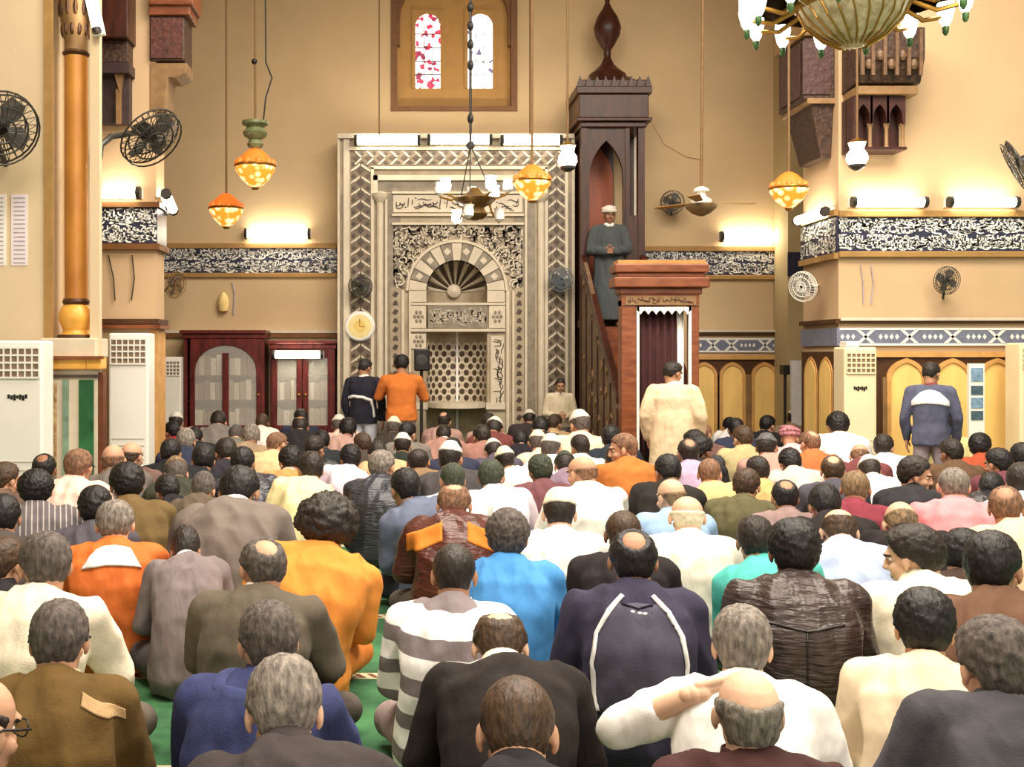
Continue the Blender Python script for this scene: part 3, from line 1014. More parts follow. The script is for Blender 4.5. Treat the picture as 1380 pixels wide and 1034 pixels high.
tl(335, 415, 316, YW, 'bright tube lamp above the blue inscription left of the prayer niche')
tl(972, 1044, 320, YW, 'bright tube lamp above the blue inscription right of the pulpit')
tl(482, 562, 191, YM - .082, 'left of the three tube lamps along the top of the prayer niche')
tl(580, 658, 190, YM - .082, 'middle of the three tube lamps along the top of the prayer niche')
tl(678, 752, 191, YM - .082, 'right of the three tube lamps along the top of the prayer niche')
tl(1148, 1238, 274, PY0, 'bright tube lamp on the right pier, nearer its corner')
tl(1277, 1360, 274, PY0, 'bright tube lamp on the right pier, nearer the edge of the picture')
tube_lamp((PX, 12.15, wz(283, 12)), (PX, 12.95, wz(283, 12)), (-1, 0, 0), 'tube lamp on the shaded side face of the right pier', .05)
tube_lamp((LX0 + .12, LY0, wz(262, LY0)), (LX1 - .18, LY0, wz(262, LY0)), (0, -1, 0), 'short tube lamp above the inscription on the left pier', .06)
tube_lamp((LX1, LY0 + .05, wz(262, LY0)), (LX1, LY1 - .04, wz(276, LY0)), (1, 0, 0), 'small tube lamp on the right side of the left pier', .05)
tube_lamp(W(122, -12, NY), W(134, 42, NY), (0, -1, 0), 'slanting white tube lamp high on the near left pier beside the orange column', .035)
tube_lamp(W(372, 478, 15.35), W(432, 478, 15.35), (0, -1, 0), 'added bright tube standing for the glare on the right-hand bookcase glass', .05)  # glowing tube added in place of a glare reflected by the cabinet glass

# ------------------------------------------------------------------ bookcases left of the niche
BKS = [varied('book_%d' % i, c, .25, 30, .7) for i, c in enumerate([(178, 160, 140), (150, 128, 108), (206, 196, 180), (120, 92, 76), (190, 178, 150)])]
YB = 15.42


def bookcase(px0, px1, pyt, label, doors, arched):
    t = thing('bookcase', label, 'bookcase', (wx((px0 + px1) / 2, YB), YB + .2, 0))
    x0, x1, zt = wx(px0, YB), wx(px1, YB), wz(pyt, YB)
    c = MB()
    c.box(x0, x0 + .05, YB + .03, YW - .08, 0, zt - .1).box(x1 - .05, x1, YB + .03, YW - .08, 0, zt - .1)
    c.box(x0 + .05, x1 - .05, YW - .12, YW - .08, 0, zt - .1).box(x0 + .05, x1 - .05, YB + .03, YW - .12, 0, .12)
    for z in (.55, .95, 1.3):
        c.box(x0 + .05, x1 - .05, YB + .08, YW - .12, z, z + .025)
    c.build('carcass', WOOD_M, t)
    MB().box(x0 - .05, x1 + .03, YB - .04, YW - .06, zt - .05, zt).box(x0 - .02, x1 + .02, YB, YW - .07, zt - .12, zt - .05).build('cornice', WOOD_M, t, bevel=.01)
    n = len(doors)
    for i, (d0, d1) in enumerate(doors):
        a, b_ = wx(d0, YB), wx(d1, YB)
        d = MB()
        ztd = zt - .125
        if arched:
            arch_wall(d, a, b_, .62, ztd, arch_poly((a + b_) / 2, (b_ - a) / 2 - .07, .62, ztd - .45, .36, 12), YB - .0, YB + .029)
            d.box(a, b_, YB, YB + .029, .02, .62)
            d.box((a + b_) / 2 - .045, (a + b_) / 2 + .045, YB - .012, YB + .02, .62, ztd - .2)
        else:
            d.box(a, a + .08, YB, YB + .029, .02, ztd).box(b_ - .08, b_, YB, YB + .029, .02, ztd)
            d.box(a + .08, b_ - .08, YB, YB + .029, ztd - .12, ztd).box(a + .08, b_ - .08, YB, YB + .029, .02, .62)
        dd = d.build('door', WOOD_M, t, bevel=.006)
        MB().box(a + .06, b_ - .06, YB + .012, YB + .018, .6, ztd - .06).build('glass', glass_mat('cabinet_glass', (235, 232, 224), .04, .22), dd)
        MB().ball(((a if i % 2 else b_) + (.04 if i % 2 else -.04), YB - .02, 1.05), .02, 8).build('knob', BRASS, dd, smooth=True)
        # frosted tracery seen through the panes
        tr = MB()
        cx = (a + b_) / 2
        for k in range(5):
            z = .75 + k * .17
            tr.prism([(cx + .12 * cos(s_) * (1 if k % 2 else .7), z + .07 * sin(s_)) for s_ in [j * pi / 4 for j in range(8)]], YB + .0185, YB + .022)
    return t


bookcase(247, 356, 445, 'dark red wooden bookcase with an arched glass door', [(256, 352)], True)
bookcase(364, 451, 459, 'dark red bookcase with two square glass doors and a white glare', [(366, 407), (408, 449)], False)
r_ = random.Random(3)
for (p0, p1, shelves, where) in ((254, 352, (.575, .975, 1.325), 'behind the arched glass door'), (366, 450, (.575, .975), 'behind the square glass doors')):
    for z in shelves:
        x = wx(p0, YB) + .03
        k = 0
        while x < wx(p1, YB) - .08:
            w = r_.uniform(.05, .09); h = r_.uniform(.22, .29)
            b_ = MB().box(x, x + w, YB + .12, YB + .32, z, z + h)
            o = b_.build('book', BKS[r_.randrange(5)], None, bevel=.004)
            tag(o, 'thick pale-spined book standing on a bookcase shelf ' + where, 'book', 'books ' + where)
            x += w + .006; k += 1

# ------------------------------------------------------------------ floor standing air conditioners
def aircon(px0, px1, pyt, Y, label, seed=0, logo=True, mat=WHITE_P):
    x0, x1, zt = wx(px0, Y), wx(px1, Y), wz(pyt, Y)
    t = thing('air_conditioner', label, 'air conditioner', ((x0 + x1) / 2, Y + .15, 0))
    w = x1 - x0
    MB().box(x0, x1, Y, Y + .3, 0, zt).build('body', mat, t, bevel=.02)
    g = MB().box(x0 + w * .06, x1 - w * .06, Y - .006, Y + .01, zt - .06 - w * .62, zt - .06)
    go = g.build('grille', varied('grille_grey', (132, 112, 92), .3, 20, .6), t)
    sl = MB()
    nx, nz_ = 6, 4
    for k in range(nz_ + 1):
        z = zt - .06 - w * .62 * k / nz_
        sl.box(x0 + w * .06, x1 - w * .06, Y - .014, Y - .0061, z - .008, z + .008)
    for k in range(nx + 1):
        x = x0 + w * .06 + (w * .88) * k / nx
        sl.box(x - .006, x + .006, Y - .0139, Y - .0062, zt - .06 - w * .62, zt - .06)
    sl.build('louvre', mat, go)
    zl = zt - .06 - w * .62
    if logo:
        lg = MB()
        cx = x0 + w * .5; z = zl - .16
        for k in range(7):
            lg.box(cx - w * .22 + k * w * .06, cx - w * .22 + k * w * .06 + w * .05, Y - .004, Y + .002, z - .012 - .008 * (k % 3), z + .014 + .008 * ((k + 1) % 2))
        lg.build('maker_plate', BLACK, t)
    ln = MB()
    for k in range(5):
        z = zt * .42 - k * .07
        ln.box(x0 + w * .1, x1 - w * .1, Y - .004, Y + .002, z, z + .012)
    ln.build('lower_vent', varied('vent_grey', (206, 200, 184), .1, 20, .6), t)
    return t


aircon(-8, 57, 459, 9.0, 'white floor standing air conditioner against the near left wall')
aircon(146, 200, 449, 10.95, 'tall white floor standing air conditioner in front of the left pier', logo=False)
aircon(213, 244, 481, 15.3, 'small white air conditioner standing left of the dark red bookcases', logo=False)
aircon(1138, 1182, 468, 11.45, 'cream floor standing air conditioner in front of the right pier', mat=CREAM_P)
aircon(1375, 1418, 462, 11.4, 'cream air conditioner cut off by the right edge of the picture', mat=CREAM_P)
# white cabinet on top of the cream unit
o = MB().box(wx(1141, 11.5), wx(1158, 11.5), 11.5, 11.68, wz(467.5, 11.5), wz(460, 11.5)).build('small_box', WHITE_P, None, bevel=.006)
tag(o, 'small white box on top of the cream air conditioner', 'box')
pb = thing('banner_stand', 'white and grey banner stand between the panels and the shaded side of the right pier', 'stand', (wx(1074, 14.6), 14.6, 0))
MB().box(wx(1067, 14.6), wx(1082, 14.6), 14.6, 14.66, .04, wz(486, 14.6)).build('banner', varied('banner_grey', (206, 204, 204), .1, 5, .7), pb)
MB().box(wx(1066, 14.6), wx(1083, 14.6), 14.5, 14.76, 0, .04).build('base', DGREY, pb)
pb = thing('loudspeaker_stand', 'thin black loudspeaker stand beside the grey banner', 'stand', (wx(1058, 14.8), 14.8, 0))
MB().tube([(wx(1058, 14.8), 14.8, .03), (wx(1058, 14.8), 14.8, wz(500, 14.8))], .02, 8).build('pole', BLACK, pb)
MB().box(wx(1053, 14.8), wx(1063, 14.8), 14.72, 14.88, wz(505, 14.8), wz(492, 14.8)).build('speaker', BLACK, pb, bevel=.01)
MB().lathe((wx(1058, 14.8), 14.8, 0), [(.18, 0), (.16, .02), (.03, .04)], 16).build('foot', BLACK, pb)
pb = thing('display_stand', 'white stand with blue printed sheets in front of the arched panels on the right pier', 'stand', (wx(1316, 11.4), 11.4, 0))
MB().box(wx(1306, 11.4), wx(1327, 11.4), 11.4, 11.44, .03, wz(490, 11.4)).build('board', WHITE_P, pb)
MB().box(wx(1304, 11.4), wx(1329, 11.4), 11.28, 11.56, 0, .03).build('base', DGREY, pb)
for k, (a, b_) in enumerate(((496, 514), (520, 532), (536, 550), (554, 566))):
    MB().pbox(1309, a, 1325, b_, 11.392, 11.399).build('sheet', varied('sheet_blue_%d' % (k % 2), ((120, 150, 176), (70, 90, 104))[k % 2], .3, 25, .7), pb)

# ------------------------------------------------------------------ pulpit
YT, YP0 = 15.1, 12.35
MX0, MX1 = 2.50, 3.38
PUL = thing('pulpit', 'tall dark wooden pulpit with a stair, doorway and onion finial right of the niche', 'pulpit', ((MX0 + MX1) / 2, YP0, 0))
zt = lambda p: wz(p, YT)
cxp = (MX0 + MX1) / 2
tw = MB()
pw = .09
for x in (MX0, MX1 - pw):
    for y in (YT, YW - .2):
        tw.box(x, x + pw, y, y + .12, 0, zt(170))
tw.build('tower_post', WOOD_D, PUL)
bk = MB().box(MX0 + .05, MX1 - .28, YW - .12, YW - .08, 2.1, zt(172))
bk.build('back_panel', WOOD_D, PUL)
bk = MB().prism(arch_poly(cxp - .08, .22, 2.1, zt(230), .38, 12, .25), YW - .16, YW - .1201)
bk.build('arched_back', varied('wood_orange', (158, 76, 40), .2, 5, .4, stretch=(2, 2, .5)), PUL)
# front of the tower: pointed opening
fr = MB()
arch_wall(fr, MX0 + pw, MX1 - .26, 2.1, zt(172), arch_poly(cxp - .09, .235, 2.1, zt(240), .42, 12, .25), YT + .02, YT + .08)
fr.box(MX1 - .27, MX1 - .21, YT, YT + .08, 2.1, zt(172))
fr.build('tower_front', WOOD_D, PUL)
MB().box(MX0 + .02, MX0 + .06, YT + .12, YW - .2, 0, zt(172)).build('tower_side', WOOD_D, PUL)
MB().box(MX0, MX1, YT, YW - .08, 2.0, 2.1).build('platform', WOOD_D, PUL)
MB().box(MX1 - .209, MX1 - pw - .001, YT + .02, YT + .06, 2.101, zt(290)).box(MX0 + pw + .001, MX1 - pw - .001, YT + .02, YT + .06, 0, 1.999).build('tower_apron', WOOD_D, PUL)
cz_ = [(165, 160, .10), (160, 128, .06), (128, 118, .10), (118, 108, .04)]
cr_ = MB()
for a, b_, o_ in cz_:
    cr_.box(MX0 - o_ + .02, MX1 + o_ - .02, YT - o_, YW - .06, zt(a), zt(b_))
cr_.box(MX0 - .02, MX1 + .02, YT - .04, YW - .06, zt(172), zt(165))
cro = cr_.build('cornice', WOOD_D, PUL, bevel=.012)
cre = MB()
for k in range(9):
    x = MX0 - .03 + k * (MX1 - MX0 + .06) / 8
    cre.prism([(x - .045, zt(119)), (x + .045, zt(119)), (x + .03, zt(112)), (x, zt(104)), (x - .03, zt(112))], YT - .09, YT - .04)
cre.build('cresting', WOOD_D, cro)
rf = MB().taper(MX0 + .1, MX1 - .1, YT + .0, YW - .1, zt(108), cxp - .26, cxp + .26, YT + .2, YW - .3, zt(98))
rf.taper(cxp - .24, cxp + .24, YT + .2, YW - .28, zt(98), cxp - .1, cxp + .1, YT + .33, YT + .5, zt(84))
rf.build('roof', WOOD_D, PUL, bevel=.015)
yf = YT + .42
MB().lathe((cxp, yf, 0), [(.3, wz(112, yf)), (.26, wz(101, yf)), (.2, wz(97, yf)), (.1, wz(88, yf)), (.05, wz(78, yf)), (.05, wz(68, yf)), (.11, wz(60, yf)), (.175, wz(48, yf)), (.195, wz(38, yf)), (.15, wz(24, yf)), (.07, wz(12, yf)), (.03, wz(4, yf)), (.045, wz(-2, yf)), (.02, wz(-10, yf)), (.008, wz(-40, yf))], 24).build('onion_finial', WOOD_D, PUL, smooth=True)
# stair
nst = 9
st = MB()
for k in range(nst):
    y0 = YP0 + .25 + k * (YT - YP0 - .25) / nst
    st.box(MX0 + .06, MX1 - .06, y0, YT + .01, k * 2.0 / nst, (k + 1) * 2.0 / nst)
st.build('stair', WOOD_R, PUL)
for sgn, x in ((0, MX0), (1, MX1 - .05)):
    sd_ = MB().prism_x([(YP0 + .2, 0), (YT, 0), (YT, 2.95), (YT - .25, 2.85), (YP0 + .2, 1.05)], x, x + .05)
    if sgn == 0:
        r_ = random.Random(9)
        for k in range(40):
            y = r_.uniform(YP0 + .4, YT - .2); zmax = 1.0 + (y - YP0 - .2) * .68
            z = r_.uniform(.2, zmax)
            s_ = r_.uniform(.05, .1)
            sd_.prism_x([(y - s_, z), (y, z - s_), (y + s_, z), (y, z + s_)], x - .012, x - .0005, 1)
        for y in [YP0 + .2 + i * .42 for i in range(7)]:
            sd_.box(x - .015, x - .0004, y, y + .05, 0, min(2.9, 1.0 + (y - YP0 - .2) * .68), 2)
    so = sd_.build('stair_side', [WOOD_G, WOOD_P, WOOD_D], PUL)
    hr = MB().prism_x([(YP0 + .2, 1.05), (YT, 2.9), (YT, 3.0), (YP0 + .2, 1.15)], x - .02, x + .07)
    hr.build('handrail', WOOD_D, so, bevel=.01)
# doorway
zp = lambda p: wz(p, YP0)
dw = MB()
dw.box(MX0, MX0 + .17, YP0, YP0 + .2, 0, zp(404)).box(MX1 - .09, MX1, YP0, YP0 + .2, 0, zp(404))
dw.build('door_post', WOOD_R, PUL, bevel=.008)
MB().box(MX0, MX1, YP0 - .01, YP0 + .2, zp(412), zp(397)).build('lintel', WOOD_R, PUL)
pf = MB().box(MX0 + .04, MX1 - .04, YP0 - .02, YP0 - .0101, zp(411), zp(399)).build('lettered_panel', WOOD_P, PUL)
inscription((MX0 + .06, YP0 - .02, zp(410.5)), (1, 0, 0), (0, 0, 1), (0, -1, 0), MX1 - MX0 - .12, zp(399.5) - zp(410.5), 44, WOOD_D, pf, dens=.7)
cn_ = MB()
for a, b_, o_ in ((397, 388, .03), (388, 374, .10), (374, 368, .06), (368, 356, .09)):
    cn_.box(MX0 - o_, MX1 + o_, YP0 - o_, YP0 + .25, zp(a), zp(b_))
co_ = cn_.build('portal_cornice', WOOD_R, PUL, bevel=.015)
MB().box(MX0 - .05, MX1 + .06, YP0 - .06, YP0 + .22, zp(356), zp(351)).build('top_moulding', varied('wood_gold', (196, 132, 72), .2, 8, .4), co_)
sc_ = MB()
dx0, dx1 = MX0 + .17, MX1 - .09
for k in range(7):
    x = dx0 + (k + .5) * (dx1 - dx0) / 7
    sc_.prism([(x - .046, zp(414)), (x + .046, zp(414)), (x + .046, zp(418)), (x + .025, zp(420)), (x, zp(424)), (x - .025, zp(420)), (x - .046, zp(418))], YP0 - .012, YP0 + .03)
sc_.box(dx0, dx0 + .03, YP0 - .012, YP0 + .03, 0, zp(414)).box(dx1 - .03, dx1, YP0 - .012, YP0 + .03, 0, zp(414))
sc_.build('white_edging', WHITE_TILE, PUL)
cu = MB()
n = 40
vs, fs = [], []
cx0, cx1 = dx0 + .03, dx1 - .13
for i in range(n + 1):
    t = i / n
    x = cx0 + (cx1 - cx0) * t
    y = YP0 + .12 + .025 * sin(t * 34)
    vs += [(x, y, .02), (x, y, zp(413))]
for i in range(n):
    fs.append((2 * i, 2 * i + 2, 2 * i + 3, 2 * i + 1))
cu.add(vs, fs)
co = cu.build('curtain', varied('curtain_maroon', (58, 24, 26), .2, 9, .85), PUL, smooth=True)
sm = co.modifiers.new('thickness', 'SOLIDIFY'); sm.thickness = .006
cu = MB()
vs, fs = [], []
for i in range(13):
    t = i / 12
    x = dx1 - .125 + .07 * t
    vs += [(x, YP0 + .13 + .012 * sin(t * 18), .02), (x, YP0 + .13 + .012 * sin(t * 18), zp(414))]
for i in range(12):
    fs.append((2 * i, 2 * i + 2, 2 * i + 3, 2 * i + 1))
cu.add(vs, fs)
co = cu.build('white_curtain', WHITE_TILE, PUL, smooth=True)
sm = co.modifiers.new('thickness', 'SOLIDIFY'); sm.thickness = .006
# lit wall showing right of the tower, its brightness painted as a white strip
MB().box(wx(848, YW - .05), wx(857, YW - .05), YW - .05, YW - .001, wz(292, YW), wz(183, YW)).build('lit_wall_strip', WHITE_TILE, PUL)

# ------------------------------------------------------------------ hanging lamps
ZC = 8.0


def cord(px, Y, z, r=.012, mat=None):
    return MB().tube([(wx(px, Y), Y, z), (wx(px, Y), Y, ZC)], r, 6)


def amber_lamp(px, py, rp, Y, label, topper=False, cx=None):
    c = W(px, py, Y); R = rp * Y / F
    t = thing('hanging_lamp', label, 'lamp', c)
    gl = MB().lathe(c, [(.02, -R), (R * .35, -R * .9), (R * .72, -R * .55), (R, -R * .08), (R * .96, R * .12)], 20)
    gl.build('glass_bowl', AMBER_HOT, t, smooth=True)
    up = MB().lathe(c, [(R * .96, R * .12), (R * .75, R * .5), (R * .45, R * .8), (R * .2, R * .95)], 20)
    up.build('amber_shoulder', AMBER, t, smooth=True)
    lobes = MB()
    for k in range(10):
        a = 2 * pi * k / 10
        lobes.ball(c + Vector((R * .86 * cos(a), R * .86 * sin(a), R * .18)), (R * .2, R * .2, R * .26), 8)
    lobes.build('cut_glass_drops', AMBER, t, smooth=True)
    MB().lathe(c, [(R * 1.02, R * .02), (R * 1.06, R * .09), (R * 1.02, R * .16)], 20).lathe(c, [(.03, -R * 1.12), (.05, -R), (.02, -R * .95)], 10).build('brass_band', BRASS, t, smooth=True)
    z = c.z + R * .95
    if topper:
        g = MB().lathe(c, [(R * .3, R * .95), (R * .42, R * 1.15), (R * .3, R * 1.4), (R * .55, R * 1.55), (R * .62, R * 1.75), (R * .4, R * 2.0), (R * .66, R * 2.15), (R * .66, R * 2.3), (R * .2, R * 2.4)], 18)
        g.build('green_gallery', varied('enamel_green', (106, 112, 78), .3, 20, .35), t, smooth=True)
        z = c.z + R * 2.4
    MB().tube([(c.x, c.y, z - .02), (c.x, c.y, ZC)], .014, 6).build('cord', CORD_BR, t)
    return t


amber_lamp(305, 283, 23, 13.0, 'plain amber glass lamp hanging lowest at the left of the niche')
t = amber_lamp(344, 226, 27, 12.4, 'amber glass lamp with a green gallery on twin cords left of the niche', True)
c = W(344, 226, 12.4)
MB().tube([(c.x + .09, c.y, c.z + .52), (c.x + .12, c.y, c.z + .8), (c.x + .19, c.y, c.z + 1.02), (c.x + .12, c.y, c.z + 1.2), (c.x + .10, c.y, ZC)], .01, 6).build('second_cord', DGREY, t)
MB().ball((c.x - .01, c.y, wz(83, 12.4)), .035, 8).build('cord_knot', BLACK, t, smooth=True)
amber_lamp(717, 246, 25, 12.3, 'round amber lamp hanging in front of the upper right of the niche')
amber_lamp(1063, 256, 25, 11.7, 'amber glass lamp hanging before the shaded face of the right pier')


def white_lamp(px, py, rp, Y, label):
    c = W(px, py, Y); R = rp * Y / F
    t = thing('hanging_lamp', label, 'lamp', c)
    MB().lathe(c, [(.02, -R * 1.15), (R * .6, -R), (R, -R * .3), (R * .95, R * .2), (R * .6, R * .7), (R * .75, R * 1.15), (R * .8, R * 1.3)], 18).build('milk_glass', BULB, t, smooth=True)
    MB().lathe(c, [(.03, -R * 1.35), (R * .75, -R * 1.05), (R * .8, -R * .8), (R * .6, -R * .95)], 16).build('bottom_cup', DGREY, t, smooth=True)
    MB().lathe(c, [(R * .85, R * 1.3), (R * .9, R * 1.4), (R * .3, R * 1.65), (.02, R * 1.8)], 16).build('cap', BRASS, t, smooth=True)
    MB().tube([(c.x, c.y, c.z + R * 1.7), (c.x, c.y, ZC)], .012, 6).build('cord', CORD_BR, t)


white_lamp(765, 214, 13, 12.2, 'white glass lamp on a cord beside the top right corner of the niche')
white_lamp(1155, 211, 14, 11.4, 'white glass lamp hanging below the carved corbel of the right pier')
# bare cords
for px, Y, py, lab in ((511, 14.5, 184, 'thin dark cord hanging down to the top left of the niche'), (714, 14.5, 184, 'thin dark cord hanging down to the top right of the niche')):
    o = MB().tube([(wx(px, Y), Y, wz(py, Y)), (wx(px, Y), Y, ZC)], .009, 6).build('wire', CORD_BR, None)
    tag(o, lab, 'wire')

# small chandelier in front of the niche
c = W(640, 268, 12.0)
CH = thing('chandelier', 'small chandelier with white glass cups hanging in front of the niche', 'chandelier', c)
MB().lathe(c, [(.02, -.24), (.1, -.22), (.14, -.17), (.1, -.1), (.2, -.04), (.24, 0), (.1, .05), (.04, .12)], 20).build('body', varied('bronze', (120, 92, 52), .3, 14, .35, metal=.5), CH, smooth=True)
for k in range(9):
    a = 2 * pi * (k + .3) / 9
    d = Vector((cos(a), sin(a), 0))
    low = k % 3 == 0
    R = .28 if low else .39
    z = -.19 if low else .10
    am = MB().tube([c + d * .15, c + d * (R * .7) + Vector((0, 0, z * .5 - .06)), c + d * R + Vector((0, 0, z - .07))], .012, 6)
    ao = am.build('arm', BRASS, CH, smooth=True)
    p = c + d * R + Vector((0, 0, z))
    MB().lathe(p, [(.02, -.06), (.055, -.03), (.06, .02), (.05, .06), (.065, .09)], 12).build('glass_cup', BULB if k % 2 else WHITE_TILE, ao, smooth=True)
for k in range(3):
    a = 2 * pi * (k + .1) / 3
    MB().tube([c + Vector((.22 * cos(a), .22 * sin(a), .02)), Vector((wx(634, 12), 12.0, wz(196, 12)))], .007, 5).build('chain', DGREY, CH)
top = Vector((wx(634, 12), 12.0, wz(196, 12)))
MB().tube([top, (top.x, top.y, ZC)], .016, 6).ball(top, .05, 8).build('rod', DGREY, CH)
for py in (160, 60, 35, 10, 88):
    MB().ball((top.x, top.y, wz(py, 12)), (.035, .035, .06), 8).build('rod_knob', BLACK, CH, smooth=True)

# big chandelier at the top right
Y = 7.0
c = W(1150, 8, Y)
CH = thing('chandelier', 'large brass chandelier with a cut glass bowl at the top right', 'chandelier', c)
R = 72 * Y / F
gb = varied('cut_glass_bowl', (226, 212, 176), .3, 16, .25, .8, 28, rgb2=(160, 142, 104))
MB().lathe(c, [(.02, -.27), (R * .25, -.255), (R * .55, -.2), (R * .85, -.10), (R, .0), (R * .97, .02), (R * .8, -.06)], 36).build('bowl', gb, CH, smooth=True)
MB().lathe(c, [(R * .98, -.015), (R * 1.05, .0), (R * 1.05, .03), (R * .95, .035)], 36).build('bowl_rim', BRASS, CH, smooth=True)
st = MB()
for k in range(22):
    a = 2 * pi * k / 22
    st.tube([c + Vector((R * f_ * cos(a + g_), R * f_ * sin(a + g_), z)) for f_, z, g_ in ((1.0, -.005, 0), (.86, -.105, .08), (.56, -.205, .16), (.26, -.262, .24))], .006, 5)
st.build('bowl_rib', BRASS, CH)
Rr = 134 * Y / F
MB().lathe(c + Vector((0, 0, .07)), [(Rr, -.02), (Rr * 1.04, 0), (Rr, .02), (Rr * .96, 0), (Rr, -.02)], 40).build('ring', BRASS, CH, smooth=True)
for k in range(14):
    a = 2 * pi * (k + .35) / 14
    d = Vector((cos(a), sin(a), 0))
    ao = MB().tube([c + d * R * .9 + Vector((0, 0, .02)), c + d * (R + Rr) * .5 + Vector((0, 0, -.07)), c + d * Rr + Vector((0, 0, -.04)), c + d * Rr * 1.02 + Vector((0, 0, .05))], .016, 6).build('arm', BRASS, CH, smooth=True)
    p = c + d * Rr * 1.02 + Vector((0, 0, .01))
    MB().lathe(p, [(.01, -.12), (.035, -.08), (.055, .0), (.05, .06), (.06, .16)], 12).build('glass_shade', BULB, ao, smooth=True)
    MB().lathe(p, [(.008, -.17), (.02, -.15), (.022, -.12), (.012, -.1)], 10).build('green_finial', varied('green_glass', (70, 104, 60), .3, 10, .2), ao, smooth=True)
MB().tube([c + Vector((0, 0, -.1)), (c.x, c.y, ZC)], .03, 8).build('stem', BRASS, CH)

# ceiling fan
c = W(945, 278, 12.2)
FN = thing('ceiling_fan', 'ceiling fan on a long rod right of the pulpit tower', 'fan', c)
MB().lathe(c, [(.03, -.11), (.10, -.08), (.17, -.02), (.18, .02), (.10, .03)], 20).build('motor', varied('fan_olive', (122, 100, 68), .2, 12, .4), FN, smooth=True)
MB().lathe(c, [(.11, .03), (.12, .07), (.06, .10), (.04, .16), (.09, .17), (.07, .2), (.02, .22)], 18).build('white_collar', WHITE_P, FN, smooth=True)
for k in range(3):
    a = 2 * pi * k / 3 + .12
    d = Vector((cos(a), sin(a), 0)); s_ = Vector((-sin(a), cos(a), 0))
    b_ = MB()
    vs = [c + d * u_ + s_ * v_ + Vector((0, 0, .03 + z_ + .012 * (v_ > 0))) for z_ in (0, .008) for u_, v_ in ((.15, -.04), (.62, -.07), (.62, .07), (.15, .04))]
    b_.add(vs, [(0, 1, 2, 3), (7, 6, 5, 4), (0, 4, 5, 1), (1, 5, 6, 2), (2, 6, 7, 3), (3, 7, 4, 0)])
    b_.build('blade', TRIM_OL, FN)
MB().tube([c + Vector((0, 0, .2)), (wx(950, 12.2), 12.2, ZC)], .018, 8).build('rod', CORD_BR, FN)
o = MB().tube([W(877, 163, 13.5), W(895, 195, 13.2), W(925, 212, 12.6), W(948, 216, 12.25)], .006, 5).build('cable', CORD_BR, None)
tag(o, 'thin cable sagging from the pulpit tower to the fan rod', 'cable')


# wall fans
def wall_fan(c, r, normal, label, base=None, mat=None, guard=None, post=None):
    c = Vector(c); nrm = Vector(normal).normalized()
    u_ = nrm.cross(Vector((0, 0, 1))).normalized(); v_ = u_.cross(nrm)
    t = thing('wall_fan', label, 'fan', c)
    mat = mat or DGREY
    g = MB()
    for rr, off in ((r, 0), (r * .98, .35 * r), (r * .66, .42 * r), (r * .34, .45 * r), (r * .7, -.1 * r)):
        g.tube([c + u_ * rr * cos(2 * pi * i / 24) + v_ * rr * sin(2 * pi * i / 24) + nrm * off * .6 for i in range(25)], r * .028, 5)
    for k in range(28):
        a = 2 * pi * k / 28
        d = u_ * cos(a) + v_ * sin(a)
        g.tube([c + d * r * .12 + nrm * r * .28, c + d * r * .7 + nrm * r * .25, c + d * r], r * .015, 4)
        g.tube([c + d * r * .2 - nrm * r * .12, c + d * r], r * .015, 4)
    g.build('guard', guard or mat, t)
    bl = MB()
    for k in range(4):
        a = 2 * pi * k / 4 + .4
        d = u_ * cos(a) + v_ * sin(a); s_ = u_ * -sin(a) + v_ * cos(a)
        pts = [c + d * r * x_ + s_ * r * y_ + nrm * r * z_ for x_, y_, z_ in ((.12, -.08, 0), (.5, -.32, -.04), (.85, -.2, -.05), (.85, .2, .08), (.5, .28, .08), (.12, .08, .04))]
        pts2 = [p + nrm * .006 for p in pts]
        bl.add(pts + pts2, [(0, 1, 2, 3, 4, 5), (11, 10, 9, 8, 7, 6)] + [(i, 6 + i, 6 + (i + 1) % 6, (i + 1) % 6) for i in range(6)])
    bl.build('blades', varied('fan_blade_grey', (96, 90, 84), .2, 10, .4), t)
    MB().lathe(c, [(r * .2, -.5 * r), (r * .26, -.3 * r), (r * .26, 0), (r * .16, .1 * r)], 14, axis=nrm).build('motor', BLACK, t, smooth=True)
    if base is not None:
        pts = [c - nrm * r * .45] + [Vector(b_) for b_ in base]
        MB().tube(pts, r * .09, 8).build('bracket', mat, t, smooth=True)
    return t


YFN = 10.3
wall_fan(W(202, 184, YFN), .31, (.62, -.38, -.68), 'big black wall fan on a curved arm over the left pier', [W(178, 180, YFN), W(150, 184, 9.9), W(136, 196, 9.75), W(134, 214, 9.7)])
wall_fan(W(0, 172, 8.9), .31, (.55, -.62, -.5), 'big black wall fan cut off by the left edge of the picture', [W(-5, 190, 9.2), W(8, 222, 9.45)])
wall_fan(W(1374, 222, 10.9), .27, (-.80, .40, -.45), 'dark wall fan seen edge-on at the right edge of the picture', [W(1400, 226, 11.2), W(1420, 220, 11.95)])
wall_fan(W(236, 384, 15.2), .19, (.85, -.45, -.2), 'small brown wall fan beside the left pier under the inscription', [W(226, 388, 15.6), W(222, 392, 15.95)], WOOD_P)
wall_fan(W(486, 386, 15.25), .17, (-.2, -.95, -.1), 'small black wall fan on the left border of the niche', [W(486, 389, 15.48)])
wall_fan(W(756, 377, 15.25), .17, (.05, -1, 0), 'small blue-grey wall fan on the right border of the niche', [W(756, 379, 15.48)], varied('fan_bluegrey', (92, 108, 122), .2, 12, .4))
wall_fan(W(906, 273, 15.7), .17, (0, -1, -.1), 'dark wall fan beside the pulpit tower and the ceiling fan', [W(905, 284, 15.9), W(905, 290, 15.98)])
wall_fan(W(1083, 386, 12.3), .17, (-.7, -.5, -.2), 'white and black wall fan on the shaded side of the right pier', [W(1096, 385, 12.45), W(1105, 384, 12.6)], WHITE_P)
